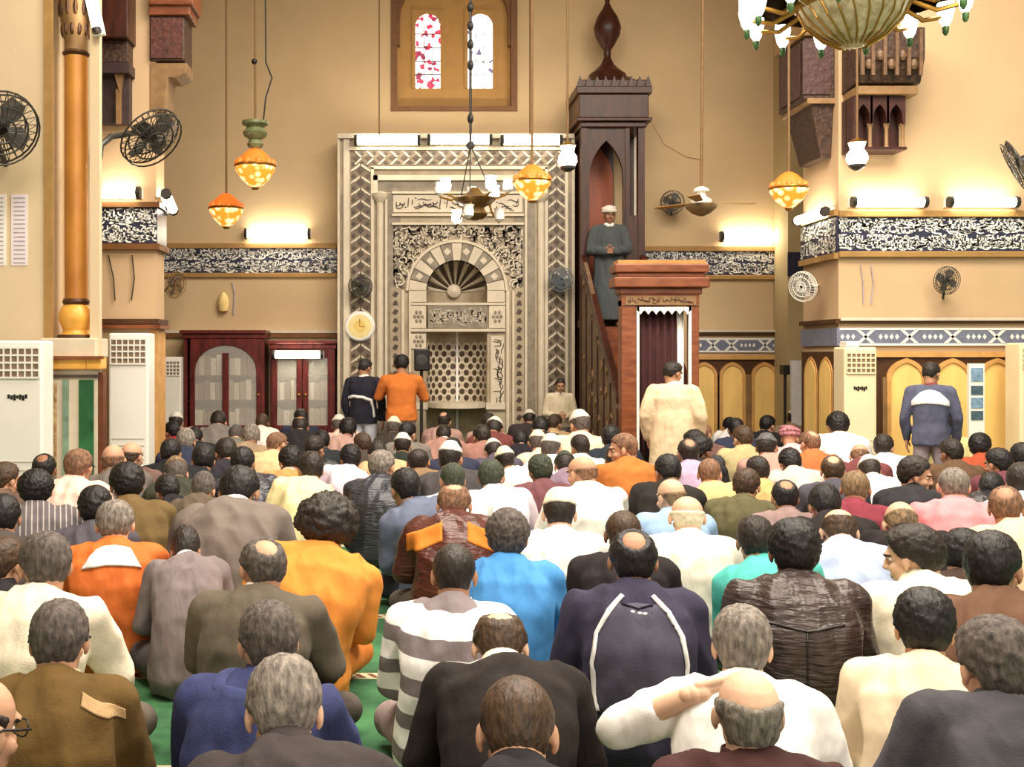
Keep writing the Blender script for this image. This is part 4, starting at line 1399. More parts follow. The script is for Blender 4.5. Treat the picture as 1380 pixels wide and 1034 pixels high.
wall_fan(W(1275, 378, 11.75), .15, (.15, -.95, -.1), 'dark wall fan on the front of the right pier under the inscription', [W(1272, 392, 11.9), W(1271, 402, 11.99)])

# clock
c = W(485, 440, YM - .06)
CK = thing('wall_clock', 'round cream wall clock on the left border of the niche', 'clock', c)
MB().lathe(c, [(.205, -.04), (.215, .0), (.19, .03)], 32, axis=(0, -1, 0)).build('rim', WHITE_P, CK, smooth=True)
MB().lathe(c + Vector((0, -.031, 0)), [(.165, -.02), (.165, .004)], 32, axis=(0, -1, 0)).build('dial', varied('dial_cream', (232, 214, 150), .08, 9, .5), CK)
MB().lathe(c + Vector((0, -.036, 0)), [(.085, -.02), (.085, .003)], 24, axis=(0, -1, 0)).build('dial_centre', varied('dial_yellow', (226, 196, 112), .08, 9, .5), CK)
h_ = MB().box(c.x - .006, c.x + .006, c.y - .047, c.y - .043, c.z, c.z + .11).box(c.x, c.x + .07, c.y - .047, c.y - .043, c.z - .006, c.z + .006)
h_.build('hands', BRASS, CK)

# sheets and small things on the walls
def sheet(px0, py0, px1, py1, Y, label, lines=9, mat=PAPER):
    o = MB().pbox(px0, py0, px1, py1, Y - .006, Y - .0005).build('notice', mat, None)
    tag(o, label, 'notice')
    l = MB()
    for k in range(lines):
        y = py0 + (py1 - py0) * (k + .7) / (lines + .5)
        l.pbox(px0 + (px1 - px0) * .15, y, px1 - (px1 - px0) * .15, y + (py1 - py0) * .3 / lines, Y - .0075, Y - .0061)
    l.build('print', PRINT, o)


sheet(15, 262, 37, 358, NY, 'long printed sheet on the near left wall, right one of two', 16, varied('paper_lilac', (228, 216, 220), .05, 9, .8))
sheet(-16, 262, 8, 358, NY, 'long printed sheet on the near left wall, cut by the picture edge', 16)
o = None
for px, lab in ((149, 'left'), (181, 'right')):
    o = MB().tube([W(px - 3, 344, LY0 - .02), W(px + (4 if lab == 'left' else 0), 375, LY0 - .02), W(px + (6 if lab == 'left' else -4), 405, LY0 - .02)], 0.007, 5).build('string_of_beads', DGREY, None)
    tag(o, '%s of two grey strings hanging on the left pier below the inscription' % lab, 'beads')
for px, lab in ((1163, 'left'), (1177, 'right')):
    o = MB().tube([W(px - 3, 358, PY0 - .02), W(px, 380, PY0 - .02), W(px + (1 if lab == 'left' else -3), 410, PY0 - .02)], .006, 5).build('string_of_beads', PRINT, None)
    tag(o, '%s of two pale strings hanging on the right pier below the inscription' % lab, 'beads')
bg = thing('hanging_bag', 'pale yellow bag hanging on the wall above the dark red bookcase', 'bag', W(301, 425, YW - .05))
cb = W(301, 408, YW - .06)
MB().lathe(cb, [(.01, -.14), (.07, -.12), (.085, 0), (.06, .1), (.02, .15)], 12).build('sack', varied('bag_yellow', (224, 198, 130), .1, 9, .8), bg, smooth=True)
MB().tube([W(315, 424, YW - .02), W(316, 395, YW - .02), W(313, 381, YW - .02)], .012, 6).build('strap', PRINT, bg)
sk = MB().pbox(55, 428, 57, 436, NY - .02, NY)
sb = thing('loudspeaker', 'small black loudspeaker on a stand in front of the niche beside the man in orange', 'loudspeaker', (wx(568, 14.4), 14.4, 0))
MB().box(wx(558, 14.4), wx(579, 14.4), 14.3, 14.52, wz(500, 14.4), wz(470, 14.4)).build('cabinet', BLACK, sb, bevel=.02)
MB().lathe(W(568, 485, 14.295), [(.07, -.01), (.075, .004), (.05, .006)], 18, axis=(0, -1, 0)).build('cone', DGREY, sb, smooth=True)
MB().tube([(wx(568, 14.4), 14.4, .02), (wx(568, 14.4), 14.4, wz(498, 14.4))], .022, 8).build('pole', DGREY, sb)
MB().lathe((wx(568, 14.4), 14.4, 0), [(.16, 0), (.14, .02), (.03, .04)], 14).build('foot', DGREY, sb)
# ================================================================== people
def ellipsoid(mb, c, r, rot=None, n=16):
    rot = rot or Matrix.Identity(3)
    t = MB().ball((0, 0, 0), r, n)
    mb.add([Vector(c) + rot @ v for v in t.v], t.f)


def limb(mb, a, ra, b_, rb, n=12):
    """tapered limb with round ends"""
    a, b_ = Vector(a), Vector(b_)
    d = b_ - a
    L_ = d.length
    if L_ < 1e-5:
        return
    d.normalize()
    prof = []
    for k in range(5):
        t = pi / 2 * k / 4
        prof.append((max(.002, ra * sin(t)), -ra * cos(t)))
    for k in range(4, -1, -1):
        t = pi / 2 * k / 4
        prof.append((max(.002, rb * sin(t)), L_ + rb * cos(t)))
    mb.lathe(a, prof, n, axis=d)


def chain(mb, pts, n=12):
    for (a, ra), (b_, rb) in zip(pts, pts[1:]):
        limb(mb, a, ra, b_, rb, n)


def loft(mb, rings, n=22):
    vs, fs = [], []
    k = len(rings)
    for i, (c, rx, ry) in enumerate(rings):
        c = Vector(c)
        t = (Vector(rings[min(i + 1, k - 1)][0]) - Vector(rings[max(i - 1, 0)][0])).normalized()
        x = Vector((1, 0, 0)); x = (x - t * x.dot(t)).normalized()
        y = t.cross(x)
        for j in range(n):
            a = 2 * pi * j / n
            ca, sa = cos(a), sin(a)
            e = .85
            vs.append(c + x * rx * (abs(ca) ** e) * (1 if ca >= 0 else -1) + y * ry * (abs(sa) ** e) * (1 if sa >= 0 else -1))
    for i in range(k - 1):
        for j in range(n):
            fs.append((i * n + j, i * n + (j + 1) % n, (i + 1) * n + (j + 1) % n, (i + 1) * n + j))
    fs.append(tuple(range(n - 1, -1, -1)))
    fs.append(tuple((k - 1) * n + j for j in range(n)))
    mb.add(vs, fs)


def fuse(mb, voxel, smooth=6):
    """melt overlapping forms into one continuous skin"""
    me = bpy.data.meshes.new('tmp')
    me.from_pydata(mb.v, [], mb.f)
    bm = bmesh.new(); bm.from_mesh(me)
    bmesh.ops.recalc_face_normals(bm, faces=bm.faces)
    bm.to_mesh(me); bm.free()
    o = bpy.data.objects.new('tmp', me); COL.objects.link(o)
    r = o.modifiers.new('r', 'REMESH'); r.mode = 'VOXEL'; r.voxel_size = voxel
    if smooth:
        s_ = o.modifiers.new('s', 'SMOOTH'); s_.factor = .5; s_.iterations = smooth
    dg = bpy.context.evaluated_depsgraph_get()
    out = bpy.data.meshes.new_from_object(o.evaluated_get(dg))
    bpy.data.objects.remove(o); bpy.data.meshes.remove(me)
    return out


def add_folds(me, amp, seed, stretch=(7, 7, 3.2), fine=16):
    off = Vector((seed * 3.7, seed * 1.3, seed * 2.1))
    nr = [v.normal.copy() for v in me.vertices]
    for v, n_ in zip(me.vertices, nr):
        p = v.co
        w_ = noise.noise(p * 2.5 + off) * .35
        a = noise.noise(Vector((p.x * stretch[0] + w_ * 3, p.y * stretch[1], p.z * stretch[2] + abs(p.x) * 6)) + off)
        b_ = noise.noise(p * fine + off)
        v.co = p + n_ * (amp * (1 - 2.6 * abs(a)) + amp * .35 * b_)


def smoothstep(a, b_, x):
    t = min(1, max(0, (x - a) / (b_ - a)))
    return t * t * (3 - 2 * t)


# ---- head in its own frame: +Y is the face, +Z the crown
HEAD_ELL = [((0, -.012, .028), (.077, .098, .088)), ((0, .028, -.045), (.060, .066, .078)), ((0, .062, -.098), (.030, .028, .022)),
            ((0, .078, .028), (.052, .022, .016)), ((.042, .055, -.03), (.024, .03, .022)), ((-.042, .055, -.03), (.024, .03, .022)),
            ((0, -.03, -.03), (.062, .066, .07)), ((0, .088, -.062), (.024, .012, .009)), ((0, .086, -.073), (.021, .012, .008))]


def add_head(mb, M):
    R3 = M.to_3x3()
    for c, r in HEAD_ELL:
        ellipsoid(mb, M @ Vector(c), r, R3, 18)
    limb(mb, M @ Vector((0, .090, .016)), .009, M @ Vector((0, .110, -.026)), .013, 8)
    for sgn in (1, -1):
        ellipsoid(mb, M @ Vector((sgn * .012, .100, -.03)), (.011, .012, .009), R3, 8)
        ellipsoid(mb, M @ Vector((sgn * .083, -.004, -.006)), (.009, .019, .031), R3 @ Euler((.15, 0, sgn * -.35)).to_matrix(), 10)
        ellipsoid(mb, M @ Vector((sgn * .080, .004, -.032)), (.008, .011, .012), R3, 8)


def hand_mesh(wrist, fdir, palm_n, thumb_side, curl=.5, size=1.0):
    """palm, four unequal bent fingers, and a thumb leaving the side of the palm"""
    mb = MB()
    f = Vector(fdir).normalized(); pn = Vector(palm_n); pn = (pn - f * pn.dot(f)).normalized()
    s_ = f.cross(pn) * thumb_side
    w_ = Vector(wrist)
    z = size
    limb(mb, w_ - f * .02, .026 * z, w_ + f * .025 * z, .027 * z, 10)
    for k in range(4):
        o_ = (1.5 - k) * .0195 * z
        limb(mb, w_ + f * .02 * z + s_ * o_ * .8, .0155 * z, w_ + f * .088 * z + s_ * o_, .0125 * z, 8)
    for k, ln in enumerate((.070, .080, .074, .058)):
        o_ = (1.5 - k) * .0205 * z
        p = w_ + f * .088 * z + s_ * o_
        d = (f + s_ * (1.5 - k) * .05).normalized()
        r_ = .0092 * z
        for j, frac in enumerate((.45, .32, .23)):
            ang = curl * (.5, .9, .7)[j]
            d = (d * cos(ang) + pn * sin(ang)).normalized()
            q_ = p + d * ln * frac * z
            limb(mb, p, r_, q_, r_ * .92, 8)
            p, r_ = q_, r_ * .92
    p = w_ + f * .022 * z + s_ * .024 * z
    d = (f * .62 + s_ * .74 + pn * .25).normalized()
    for ln, r_ in ((.042, .0135), (.033, .0105), (.026, .0095)):
        q_ = p + d * ln * z
        limb(mb, p, r_ * z, q_, r_ * .93 * z, 8)
        p = q_
        d = (d + f * .35 + pn * .12).normalized()
    return fuse(mb, .0042, 2)


def join_meshes(a, b_):
    bm = bmesh.new(); bm.from_mesh(a); bm.from_mesh(b_); bm.to_mesh(a); bm.free()
    bpy.data.meshes.remove(b_)


SKINS = [varied('skin_%d' % i, c, .07, 14, .55, .06, 90, rgb2=tuple(int(x * .9) for x in c)) for i, c in enumerate([(204, 156, 126), (182, 134, 104), (150, 106, 80), (226, 184, 154)])]
EYEW = varied('eye_white', (226, 220, 212), .02, 9, .3)
IRIS = varied('eye_dark', (40, 26, 20), .1, 9, .2)
LIPS = varied('lips', (158, 92, 80), .1, 20, .5)
BROW = varied('brow', (40, 30, 26), .2, 60, .8)


def finish_body(me, M):
    """eyes, brows and lips as their own faces of the one skin"""
    for m_ in (SKINS[0], EYEW, IRIS, LIPS, BROW):
        me.materials.append(m_)
    Mi = M.inverted()
    for p in me.polygons:
        c = Mi @ p.center
        if c.y < .05 or abs(c.x) > .06 or abs(c.z) > .12:
            continue
        ax = abs(c.x)
        if c.y > .074 and ((c.z + .070) / .0062) ** 2 + (c.x / .024) ** 2 < 1:
            p.material_index = 3
        elif ((ax - .033) / .022) ** 2 + ((c.z - .030 + .004 * (ax / .03)) / .006) ** 2 < 1:
            p.material_index = 4
    mb = MB()
    for sgn in (1, -1):
        for (r_, yy_, mi) in ((.0118, .0655, 1), (.0066, .0722, 2)):
            t = MB().ball((0, 0, 0), (r_ * 1.15, r_, r_ * .8), 12)
            mb.add([M @ (Vector((sgn * .032, yy_, .008)) + v) for v in t.v], t.f, mi)
    e = bpy.data.meshes.new('eyes'); e.from_pydata(mb.v, [], mb.f)
    e.polygons.foreach_set('material_index', mb.m)
    join_meshes(me, e)
    me.shade_smooth()


# ---- hair and headgear in the head frame
def hair_mesh(kind, seed=1):
    bm = bmesh.new()
    bmesh.ops.create_icosphere(bm, subdivisions=5 if kind in ('curly', 'frizzy') else 5, radius=1)
    C_ = Vector((0, -.012, .028)); R_ = (.077, .098, .088)
    off = Vector((seed * 5.1, seed * 2.2, seed))
    for v in bm.verts:
        d = v.co.normalized()
        ca = d.y / max(1e-4, sqrt(d.x * d.x + d.y * d.y))
        # hair line height round the head (front, temple, ear, nape)
        ks = [(-1, -.86), (-.45, -.80), (-.05, -.30), (.12, -.38), (.35, -.1), (.55, .30), (1, .52)]
        zmin = ks[-1][1]
        for (c0, z0), (c1, z1) in zip(ks, ks[1:]):
            if c0 <= ca <= c1:
                zmin = z0 + (z1 - z0) * (ca - c0) / (c1 - c0); break
        jag = .05 * noise.noise(d * 9 + off)
        m_ = smoothstep(zmin - .05 + jag, zmin + .07 + jag, d.z)
        th = .011; sink = .012
        strand = noise.noise(Vector((d.x * 16, d.y * 16, d.z * 5)) + off)
        clump = noise.noise(d * 5 + off)
        extra = .0035 * strand + .0035 * clump
        r_ = Vector((R_[0] * d.x, R_[1] * d.y, R_[2] * d.z))
        base = Vector(r_)
        if kind == 'short':
            th = .012 + .006 * smoothstep(.1, .9, d.z)
        elif kind == 'full':
            th = .018 + .010 * smoothstep(.0, .9, d.z); extra *= 1.5
        elif kind == 'crop':
            th = .0065; extra *= .5
        elif kind == 'curly':
            th = .022; extra = .010 * noise.noise(d * 11 + off) + .004 * noise.noise(d * 24 + off)
        elif kind == 'frizzy':
            th = .052 + .012 * clump; extra = .012 * noise.noise(d * 10 + off) + .006 * noise.noise(d * 22 + off)
            m_ = smoothstep(zmin - .1, zmin + .12, d.z)
        elif kind == 'balding':       # bare crown, hair at the sides and back
            top = smoothstep(-.02, .2, d.z + .25 * d.y + .10 - .25 * abs(d.x) + .05 * noise.noise(d * 7 + off))
            m_ *= 1 - top; th = .006
        elif kind == 'thin':          # a bald spot on the back of the crown
            dd = (d - Vector((0, -.70, .71))).length
            m_ *= smoothstep(.46, .66, dd + .08 * noise.noise(d * 8 + off)); th = .010
        elif kind == 'ring':
            m_ *= 1 - smoothstep(-.05, .2, d.z - .1 * d.y); th = .007
        elif kind == 'cap':
            m_ = smoothstep(.17, .21, d.z + .10 * d.y); th = .014 + .012 * smoothstep(.75, .95, d.z); extra = .0012 * noise.noise(d * 40); sink = .03
        elif kind == 'hood':
            m_ = smoothstep(-.9, -.8, d.z - .0 * d.y) * (1 - smoothstep(.55, .7, d.y)); th = .03; extra = .01 * clump; sink = .03
        if kind in ('short', 'full', 'curly') and d.y > .55 and d.z > .35:
            th *= .72
        wide_ = smoothstep(zmin - .08, zmin + (.42 if ca < -.2 else .22), d.z) if kind not in ('cap', 'hood') else 1.0
        h = -sink + (sink + .0035) * m_ + (th + extra - .0035) * m_ * (.15 + .85 * wide_)
        n_ = Vector((d.x / R_[0], d.y / R_[1], d.z / R_[2])).normalized()
        v.co = C_ + base + n_ * h
        if ca < -.15 and d.z < -.25:
            g_ = smoothstep(.25, .9, -d.z) * smoothstep(.15, .5, -ca) * m_
            v.co.z -= .026 * g_; v.co.y -= .010 * g_; v.co.x *= 1 + .12 * g_
        # the skull narrows into the nape
        if v.co.z < -.03 and v.co.y < 0:
            v.co.y *= 1 - .12 * min(1, (-.03 - v.co.z) / .05)
    me = bpy.data.meshes.new('hair_' + kind)
    bm.to_mesh(me); bm.free()
    me.materials.append(BROW)
    me.shade_smooth()
    return me


def turban_mesh():
    mb = MB()
    for k, (z, r_, t_) in enumerate(((.05, .088, .022), (.075, .090, .022), (.10, .080, .02))):
        pts = [((r_ + .004 * sin(5 * a + k)) * cos(a), -.012 + (r_ * 1.2) * sin(a), z + .012 * sin(a + k * 2)) for a in [2 * pi * i / 28 for i in range(29)]]
        mb.tube(pts, t_, 8)
    ellipsoid(mb, (0, -.012, .10), (.075, .09, .045))
    me = fuse(mb, .006, 2); me.materials.append(BROW); me.shade_smooth()
    return me


HAIR = {k: hair_mesh(k, i + 1) for i, k in enumerate(('short', 'full', 'crop', 'curly', 'frizzy', 'balding', 'thin', 'ring', 'cap'))}
HAIR['turban'] = turban_mesh()

HC = {'black': (30, 26, 26), 'dark': (50, 40, 34), 'brown': (84, 62, 44), 'salt': (104, 94, 88), 'grey': (150, 140, 130), 'white': (226, 220, 210), 'cream': (236, 226, 196), 'redgrey': (150, 110, 84), 'tan': (150, 124, 92), 'green': (70, 78, 62), 'checked': (214, 140, 150), 'greycap': (110, 108, 112)}


def hair_mat(c):
    rgb = HC[c]
    return varied('hair_' + c, rgb, .4, 60, .5 if c in ('black', 'dark', 'brown') else .75, .5, 120, stretch=(1, 1, .3), rgb2=tuple(int(x * .5) for x in rgb) if c not in ('white', 'cream') else tuple(int(x * .88) for x in rgb))


# ---- clothing materials
def cloth(rgb, kind='wool'):
    name = 'cloth_%s_%d_%d_%d' % (kind, *rgb)
    if name in MATS:
        return MATS[name]
    m, nt, b = new_mat(name)
    N, L = nt.nodes.new, nt.links.new
    tc = N('ShaderNodeTexCoord')
    nz = N('ShaderNodeTexNoise'); nz.inputs['Scale'].default_value = 7; nz.inputs['Detail'].default_value = 5
    L(tc.outputs['Object'], nz.inputs['Vector'])
    cr = N('ShaderNodeValToRGB')
    c = S(*rgb)
    v_ = {'wool': .18, 'shirt': .07, 'leather': .3, 'robe': .10, 'stripe': .06, 'pin': .12, 'denim': .2, 'tuft': .5}[kind]
    cr.color_ramp.elements[0].color = tuple(x * (1 - v_) for x in c[:3]) + (1,)
    cr.color_ramp.elements[1].color = tuple(min(1, x * (1 + v_)) for x in c[:3]) + (1,)
    cr.color_ramp.elements[0].position = .3; cr.color_ramp.elements[1].position = .7
    L(nz.outputs[0], cr.inputs[0])
    colr = cr.outputs[0]

    def math_(op, a, b2):
        n = N('ShaderNodeMath'); n.operation = op
        for i, q_ in enumerate((a, b2)):
            if isinstance(q_, (int, float)):
                n.inputs[i].default_value = q_
            else:
                L(q_, n.inputs[i])
        return n.outputs[0]
    if kind in ('stripe', 'pin'):
        sx = N('ShaderNodeSeparateXYZ'); L(tc.outputs['Object'], sx.inputs[0])
        if kind == 'stripe':
            z = math_('ADD', math_('ADD', sx.outputs[2], math_('MULTIPLY', sx.outputs[1], -.18)), 5.025)
            f_ = math_('LESS_THAN', math_('MODULO', z, .135), .062)
            other = S(128, 118, 120)
        else:
            f_ = math_('LESS_THAN', math_('MODULO', math_('ADD', sx.outputs[0], 5), .03), .006)
            other = S(168, 160, 158)
        mx = N('ShaderNodeMix'); mx.data_type = 'RGBA'
        L(f_, mx.inputs[0]); L(colr, mx.inputs[6]); mx.inputs[7].default_value = other
        colr = mx.outputs[2]
    L(colr, b.inputs['Base Color'])
    b.inputs['Roughness'].default_value = {'leather': .38, 'shirt': .75}.get(kind, .9)
    b.inputs['Specular IOR Level'].default_value = .5 if kind == 'leather' else .25
    n1 = N('ShaderNodeTexNoise'); n1.inputs['Scale'].default_value = {'wool': 150, 'tuft': 60, 'leather': 28}.get(kind, 260)
    n1.inputs['Detail'].default_value = 2
    mp = N('ShaderNodeMapping'); mp.inputs['Scale'].default_value = (.5, .5, 2.2) if kind == 'leather' else (1, 1, 1)
    L(tc.outputs['Object'], mp.inputs[0]); L(mp.outputs[0], n1.inputs['Vector'])
    bp = N('ShaderNodeBump'); bp.inputs['Strength'].default_value = {'wool': .35, 'leather': .9, 'tuft': 1.0}.get(kind, .2); bp.inputs['Distance'].default_value = .012 if kind in ('leather', 'tuft') else .004
    L(n1.outputs[0], bp.inputs['Height'])
    wv = N('ShaderNodeTexNoise'); wv.inputs['Scale'].default_value = 8; wv.inputs['Detail'].default_value = 2.5; wv.inputs['Distortion'].default_value = .15
    mp2 = N('ShaderNodeMapping'); mp2.inputs['Scale'].default_value = (1.5, 1, .6); mp2.inputs['Rotation'].default_value = (0, .5, 0)
    L(tc.outputs['Object'], mp2.inputs[0]); L(mp2.outputs[0], wv.inputs['Vector'])
    b2_ = N('ShaderNodeBump'); b2_.inputs['Strength'].default_value = .6; b2_.inputs['Distance'].default_value = .03
    L(wv.outputs[0], b2_.inputs['Height']); L(bp.outputs[0], b2_.inputs['Normal'])
    L(b2_.outputs[0], b.inputs['Normal'])
    MATS[name] = m
    return m


# ---- poses -------------------------------------------------------------------
TEMPL = {}


def seated(name, style='cross', lean=0, side=0, twist=0, hp=38, hyaw=0, hroll=0, arms='lap', seed=1, stoop=0.0, folds=.012, robe=False):
    Zp = .14 if style in ('cross', 'up') else .23
    P = Vector((0, 0, Zp))
    Rm = Euler((radians(-lean), radians(side), radians(twist)), 'ZXY').to_matrix()

    def U(x, y, z, f_=1.0):
        v = Vector((x, y + stoop * max(0, z - .2) ** 1.2, z))
        if f_ != 1:
            return P + v.lerp(Rm @ v, f_)
        # bend grows up the spine
        g = smoothstep(-.02, .30, z)
        return P + v.lerp(Rm @ v, g)
    N_ = U(0, .07, .470)
    Hrot = Euler((radians(-hp), radians(hroll), radians(hyaw)), 'YXZ').to_matrix()
    ph = radians(hp)
    Hc = N_ + Rm @ Vector((0, .02 + .105 * sin(ph), .018 + .100 * cos(ph)))
    # head keeps its own pitch but follows the sideways lean and twist a little
    M = Matrix.Translation(Hc) @ (Euler((0, radians(side * .5), radians(twist))).to_matrix() @ Hrot).to_4x4()
    sh = {s_: U(s_ * .178, .03, .418) for s_ in (1, -1)}
    el, wr = {}, {}
    for s_ in (1, -1):
        if arms == 'lap':
            el[s_] = U(s_ * .238, .07, .175, .8); wr[s_] = Vector((s_ * .10, .27, Zp + .085))
        elif arms == 'knees':
            el[s_] = U(s_ * .245, .12, .19, .8); wr[s_] = Vector((s_ * .17, .31, Zp + .10))
        elif arms == 'hug':
            el[s_] = U(s_ * .27, .17, .18, .8); wr[s_] = Vector((s_ * .07, .43, Zp + .20))
        elif arms == 'neck':
            if s_ == -1:
                el[s_] = U(-.37, -.02, .345); wr[s_] = U(-.145, -.085, .472)
            else:
                el[s_] = U(.28, .06, .17, .8); wr[s_] = Vector((.16, .32, Zp + .09))
    # ---- top
    rings = [((0, .005, -.115), .205, .165), ((0, -.005, -.03), .225, .190), ((0, -.03, .08), .205, .165), ((0, -.055, .19), .192, .150), ((0, -.058, .29), .200, .142), ((0, -.025, .38), .198, .124), ((0, .02, .445), .150, .100), ((0, .065, .488), .078, .074)]
    top = MB()
    loft(top, [(U(*c), rx, ry) for c, rx, ry in rings])
    for s_ in (1, -1):
        chain(top, [(U(s_ * .06, .03, .438), .068), (U(s_ * .12, .03, .432), .076), (sh[s_], .076), (sh[s_].lerp(el[s_], .5), .070), (el[s_], .060), (el[s_].lerp(wr[s_], .6 if arms != 'neck' or s_ > 0 else .3), .050), (wr[s_] if arms != 'neck' or s_ > 0 else el[s_].lerp(wr[s_], .45), .043)])
    if style == 'cross' and not robe:
        pass
    tm = fuse(top, .0125, 7)
    add_folds(tm, folds, seed)
    tm.materials.append(EYEW); tm.shade_smooth()
    # ---- trousers
    tr = MB(); hips = {}
    ft = {}
    loft(tr, [((0, 0, Zp - .12), .19, .15), ((0, 0, Zp - .02), .205, .17), (U(0, -.02, .08), .17, .13)])
    for s_ in (1, -1):
        hp_ = Vector((s_ * .10, .03, Zp - .015))
        if style == 'cross':
            kn = Vector((s_ * .265, .26, .115)); an = Vector((-s_ * .05, .33 + .04 * s_, .065)); toe = Vector((-s_ * .17, .35 + .04 * s_, .05))
        elif style == 'up':
            kn = Vector((s_ * .15, .40, .42)); an = Vector((s_ * .12, .50, .075)); toe = Vector((s_ * .13, .66, .04))
        else:
            kn = Vector((s_ * .14, .37, .075)); an = Vector((s_ * .11, -.06, .06)); toe = Vector((s_ * .07, -.20, .045))
        chain(tr, [(hp_, .105), (hp_.lerp(kn, .5), .092), (kn, .072), (kn.lerp(an, .45), .064), (an, .048)])
        ft[s_] = (an, toe); hips[s_] = (hp_, kn)
    trm = fuse(tr, .0125, 6)
    for v in trm.vertices:
        v.co.z = max(.012, v.co.z)
    add_folds(trm, .005, seed + 9)
    trm.materials.append(EYEW); trm.shade_smooth()
    for v in tm.vertices:
        v.co.z = max(.008, v.co.z)
    # ---- body
    bd = MB()
    loft(bd, [(U(*c), rx - .02, ry - .02) for c, rx, ry in rings[1:]])
    for s_ in (1, -1):
        chain(bd, [(U(s_ * .05, .01, .41), .05), (sh[s_], .056), (el[s_], .044), (wr[s_], .030)])
        hp_, kn = hips[s_]; an, toe = ft[s_]
        chain(bd, [(hp_, .085), (kn, .055), (kn.lerp(an, .4), .05), (an, .036)])
        chain(bd, [(an, .036), (an.lerp(toe, .6) + Vector((0, 0, -.005)), .034), (toe, .026)])
    limb(bd, N_ + Vector((0, -.005, -.03)), .064, M @ Vector((0, -.030, -.045)), .060)
    add_head(bd, M)
    bm_ = fuse(bd, .0068, 3)
    for s_ in (1, -1):
        if arms == 'neck' and s_ == -1:
            fd = (U(.03, -.045, .505) - wr[s_]); h = hand_mesh(wr[s_], fd, Vector((.15, 1, .05)), -1, .42)
        else:
            fd = (wr[s_] - el[s_]).normalized() * .7 + Vector((-s_ * .35, .3, -.25)); h = hand_mesh(wr[s_], fd, Vector((0, -.1, -1)), -s_ if False else s_, .45)
        join_meshes(bm_, h)
    for v in bm_.vertices:
        v.co.z = max(.004, v.co.z)
    finish_body(bm_, M)
    # ---- collar
    cm = MB()
    ax = ((M @ Vector((0, -.02, -.07))) - N_).normalized()
    pts = []
    q_ = Vector((0, 0, 1)).rotation_difference(ax)
    prof = [(.070, -.035), (.076, -.01), (.070, .028), (.063, .030), (.066, -.005), (.060, -.035)]
    n = 24
    vs, fs = [], []
    for r_, z in prof:
        for i in range(n):
            a = 2 * pi * i / n
            zz = z + (.010 if z > 0 else 0) * (-sin(a))
            vs.append(N_ + q_ @ Vector((r_ * cos(a), r_ * 1.02 * sin(a), zz + .012)))
    for j in range(len(prof)):
        j2 = (j + 1) % len(prof)
        for i in range(n):
            fs.append((j * n + i, j * n + (i + 1) % n, j2 * n + (i + 1) % n, j2 * n + i))
    cmesh = bpy.data.meshes.new('collar'); cmesh.from_pydata(vs, [], fs); cmesh.materials.append(EYEW); cmesh.shade_smooth()
    TEMPL[name] = dict(body=bm_, top=tm, trousers=trm, collar=cmesh, M=M, head=Hc, N=N_)


seated('cross', 'cross', hp=16, seed=1)
seated('crossb', 'cross', side=5, hp=26, hyaw=14, lean=4, seed=14)
seated('crossc', 'cross', side=-5, hp=14, hyaw=-16, lean=7, seed=15, arms='knees')
seated('kneelb', 'kneel', hp=22, hyaw=-12, lean=5, side=4, seed=16)
seated('turnleft', 'cross', hp=14, hyaw=46, twist=4, lean=5, seed=17)
seated('upright', 'cross', hp=0, seed=18, arms='knees')
seated('bowed', 'cross', lean=13, hp=36, seed=2, arms='knees')
seated('kneel', 'kneel', hp=10, seed=3)
seated('left', 'cross', hp=14, hyaw=28, twist=8, seed=4, arms='knees')
seated('right', 'cross', hp=14, hyaw=-28, twist=-8, seed=5)
seated('kneelbow', 'kneel', lean=10, hp=26, seed=6, arms='knees')
seated('leanright', 'cross', lean=6, side=14, hp=18, seed=7, hroll=-6)
seated('leanleft', 'cross', lean=5, side=-12, hp=16, seed=8, hroll=6)
seated('hug', 'up', lean=8, hp=34, seed=9, arms='hug')
seated('neck', 'cross', lean=5, hp=12, seed=10, arms='neck')
seated('deep', 'cross', lean=20, hp=46, seed=11, arms='knees')
seated('profile', 'kneel', hp=12, hyaw=-72, twist=-12, seed=12)
seated('profileleft', 'kneel', hp=12, hyaw=72, twist=12, seed=13)


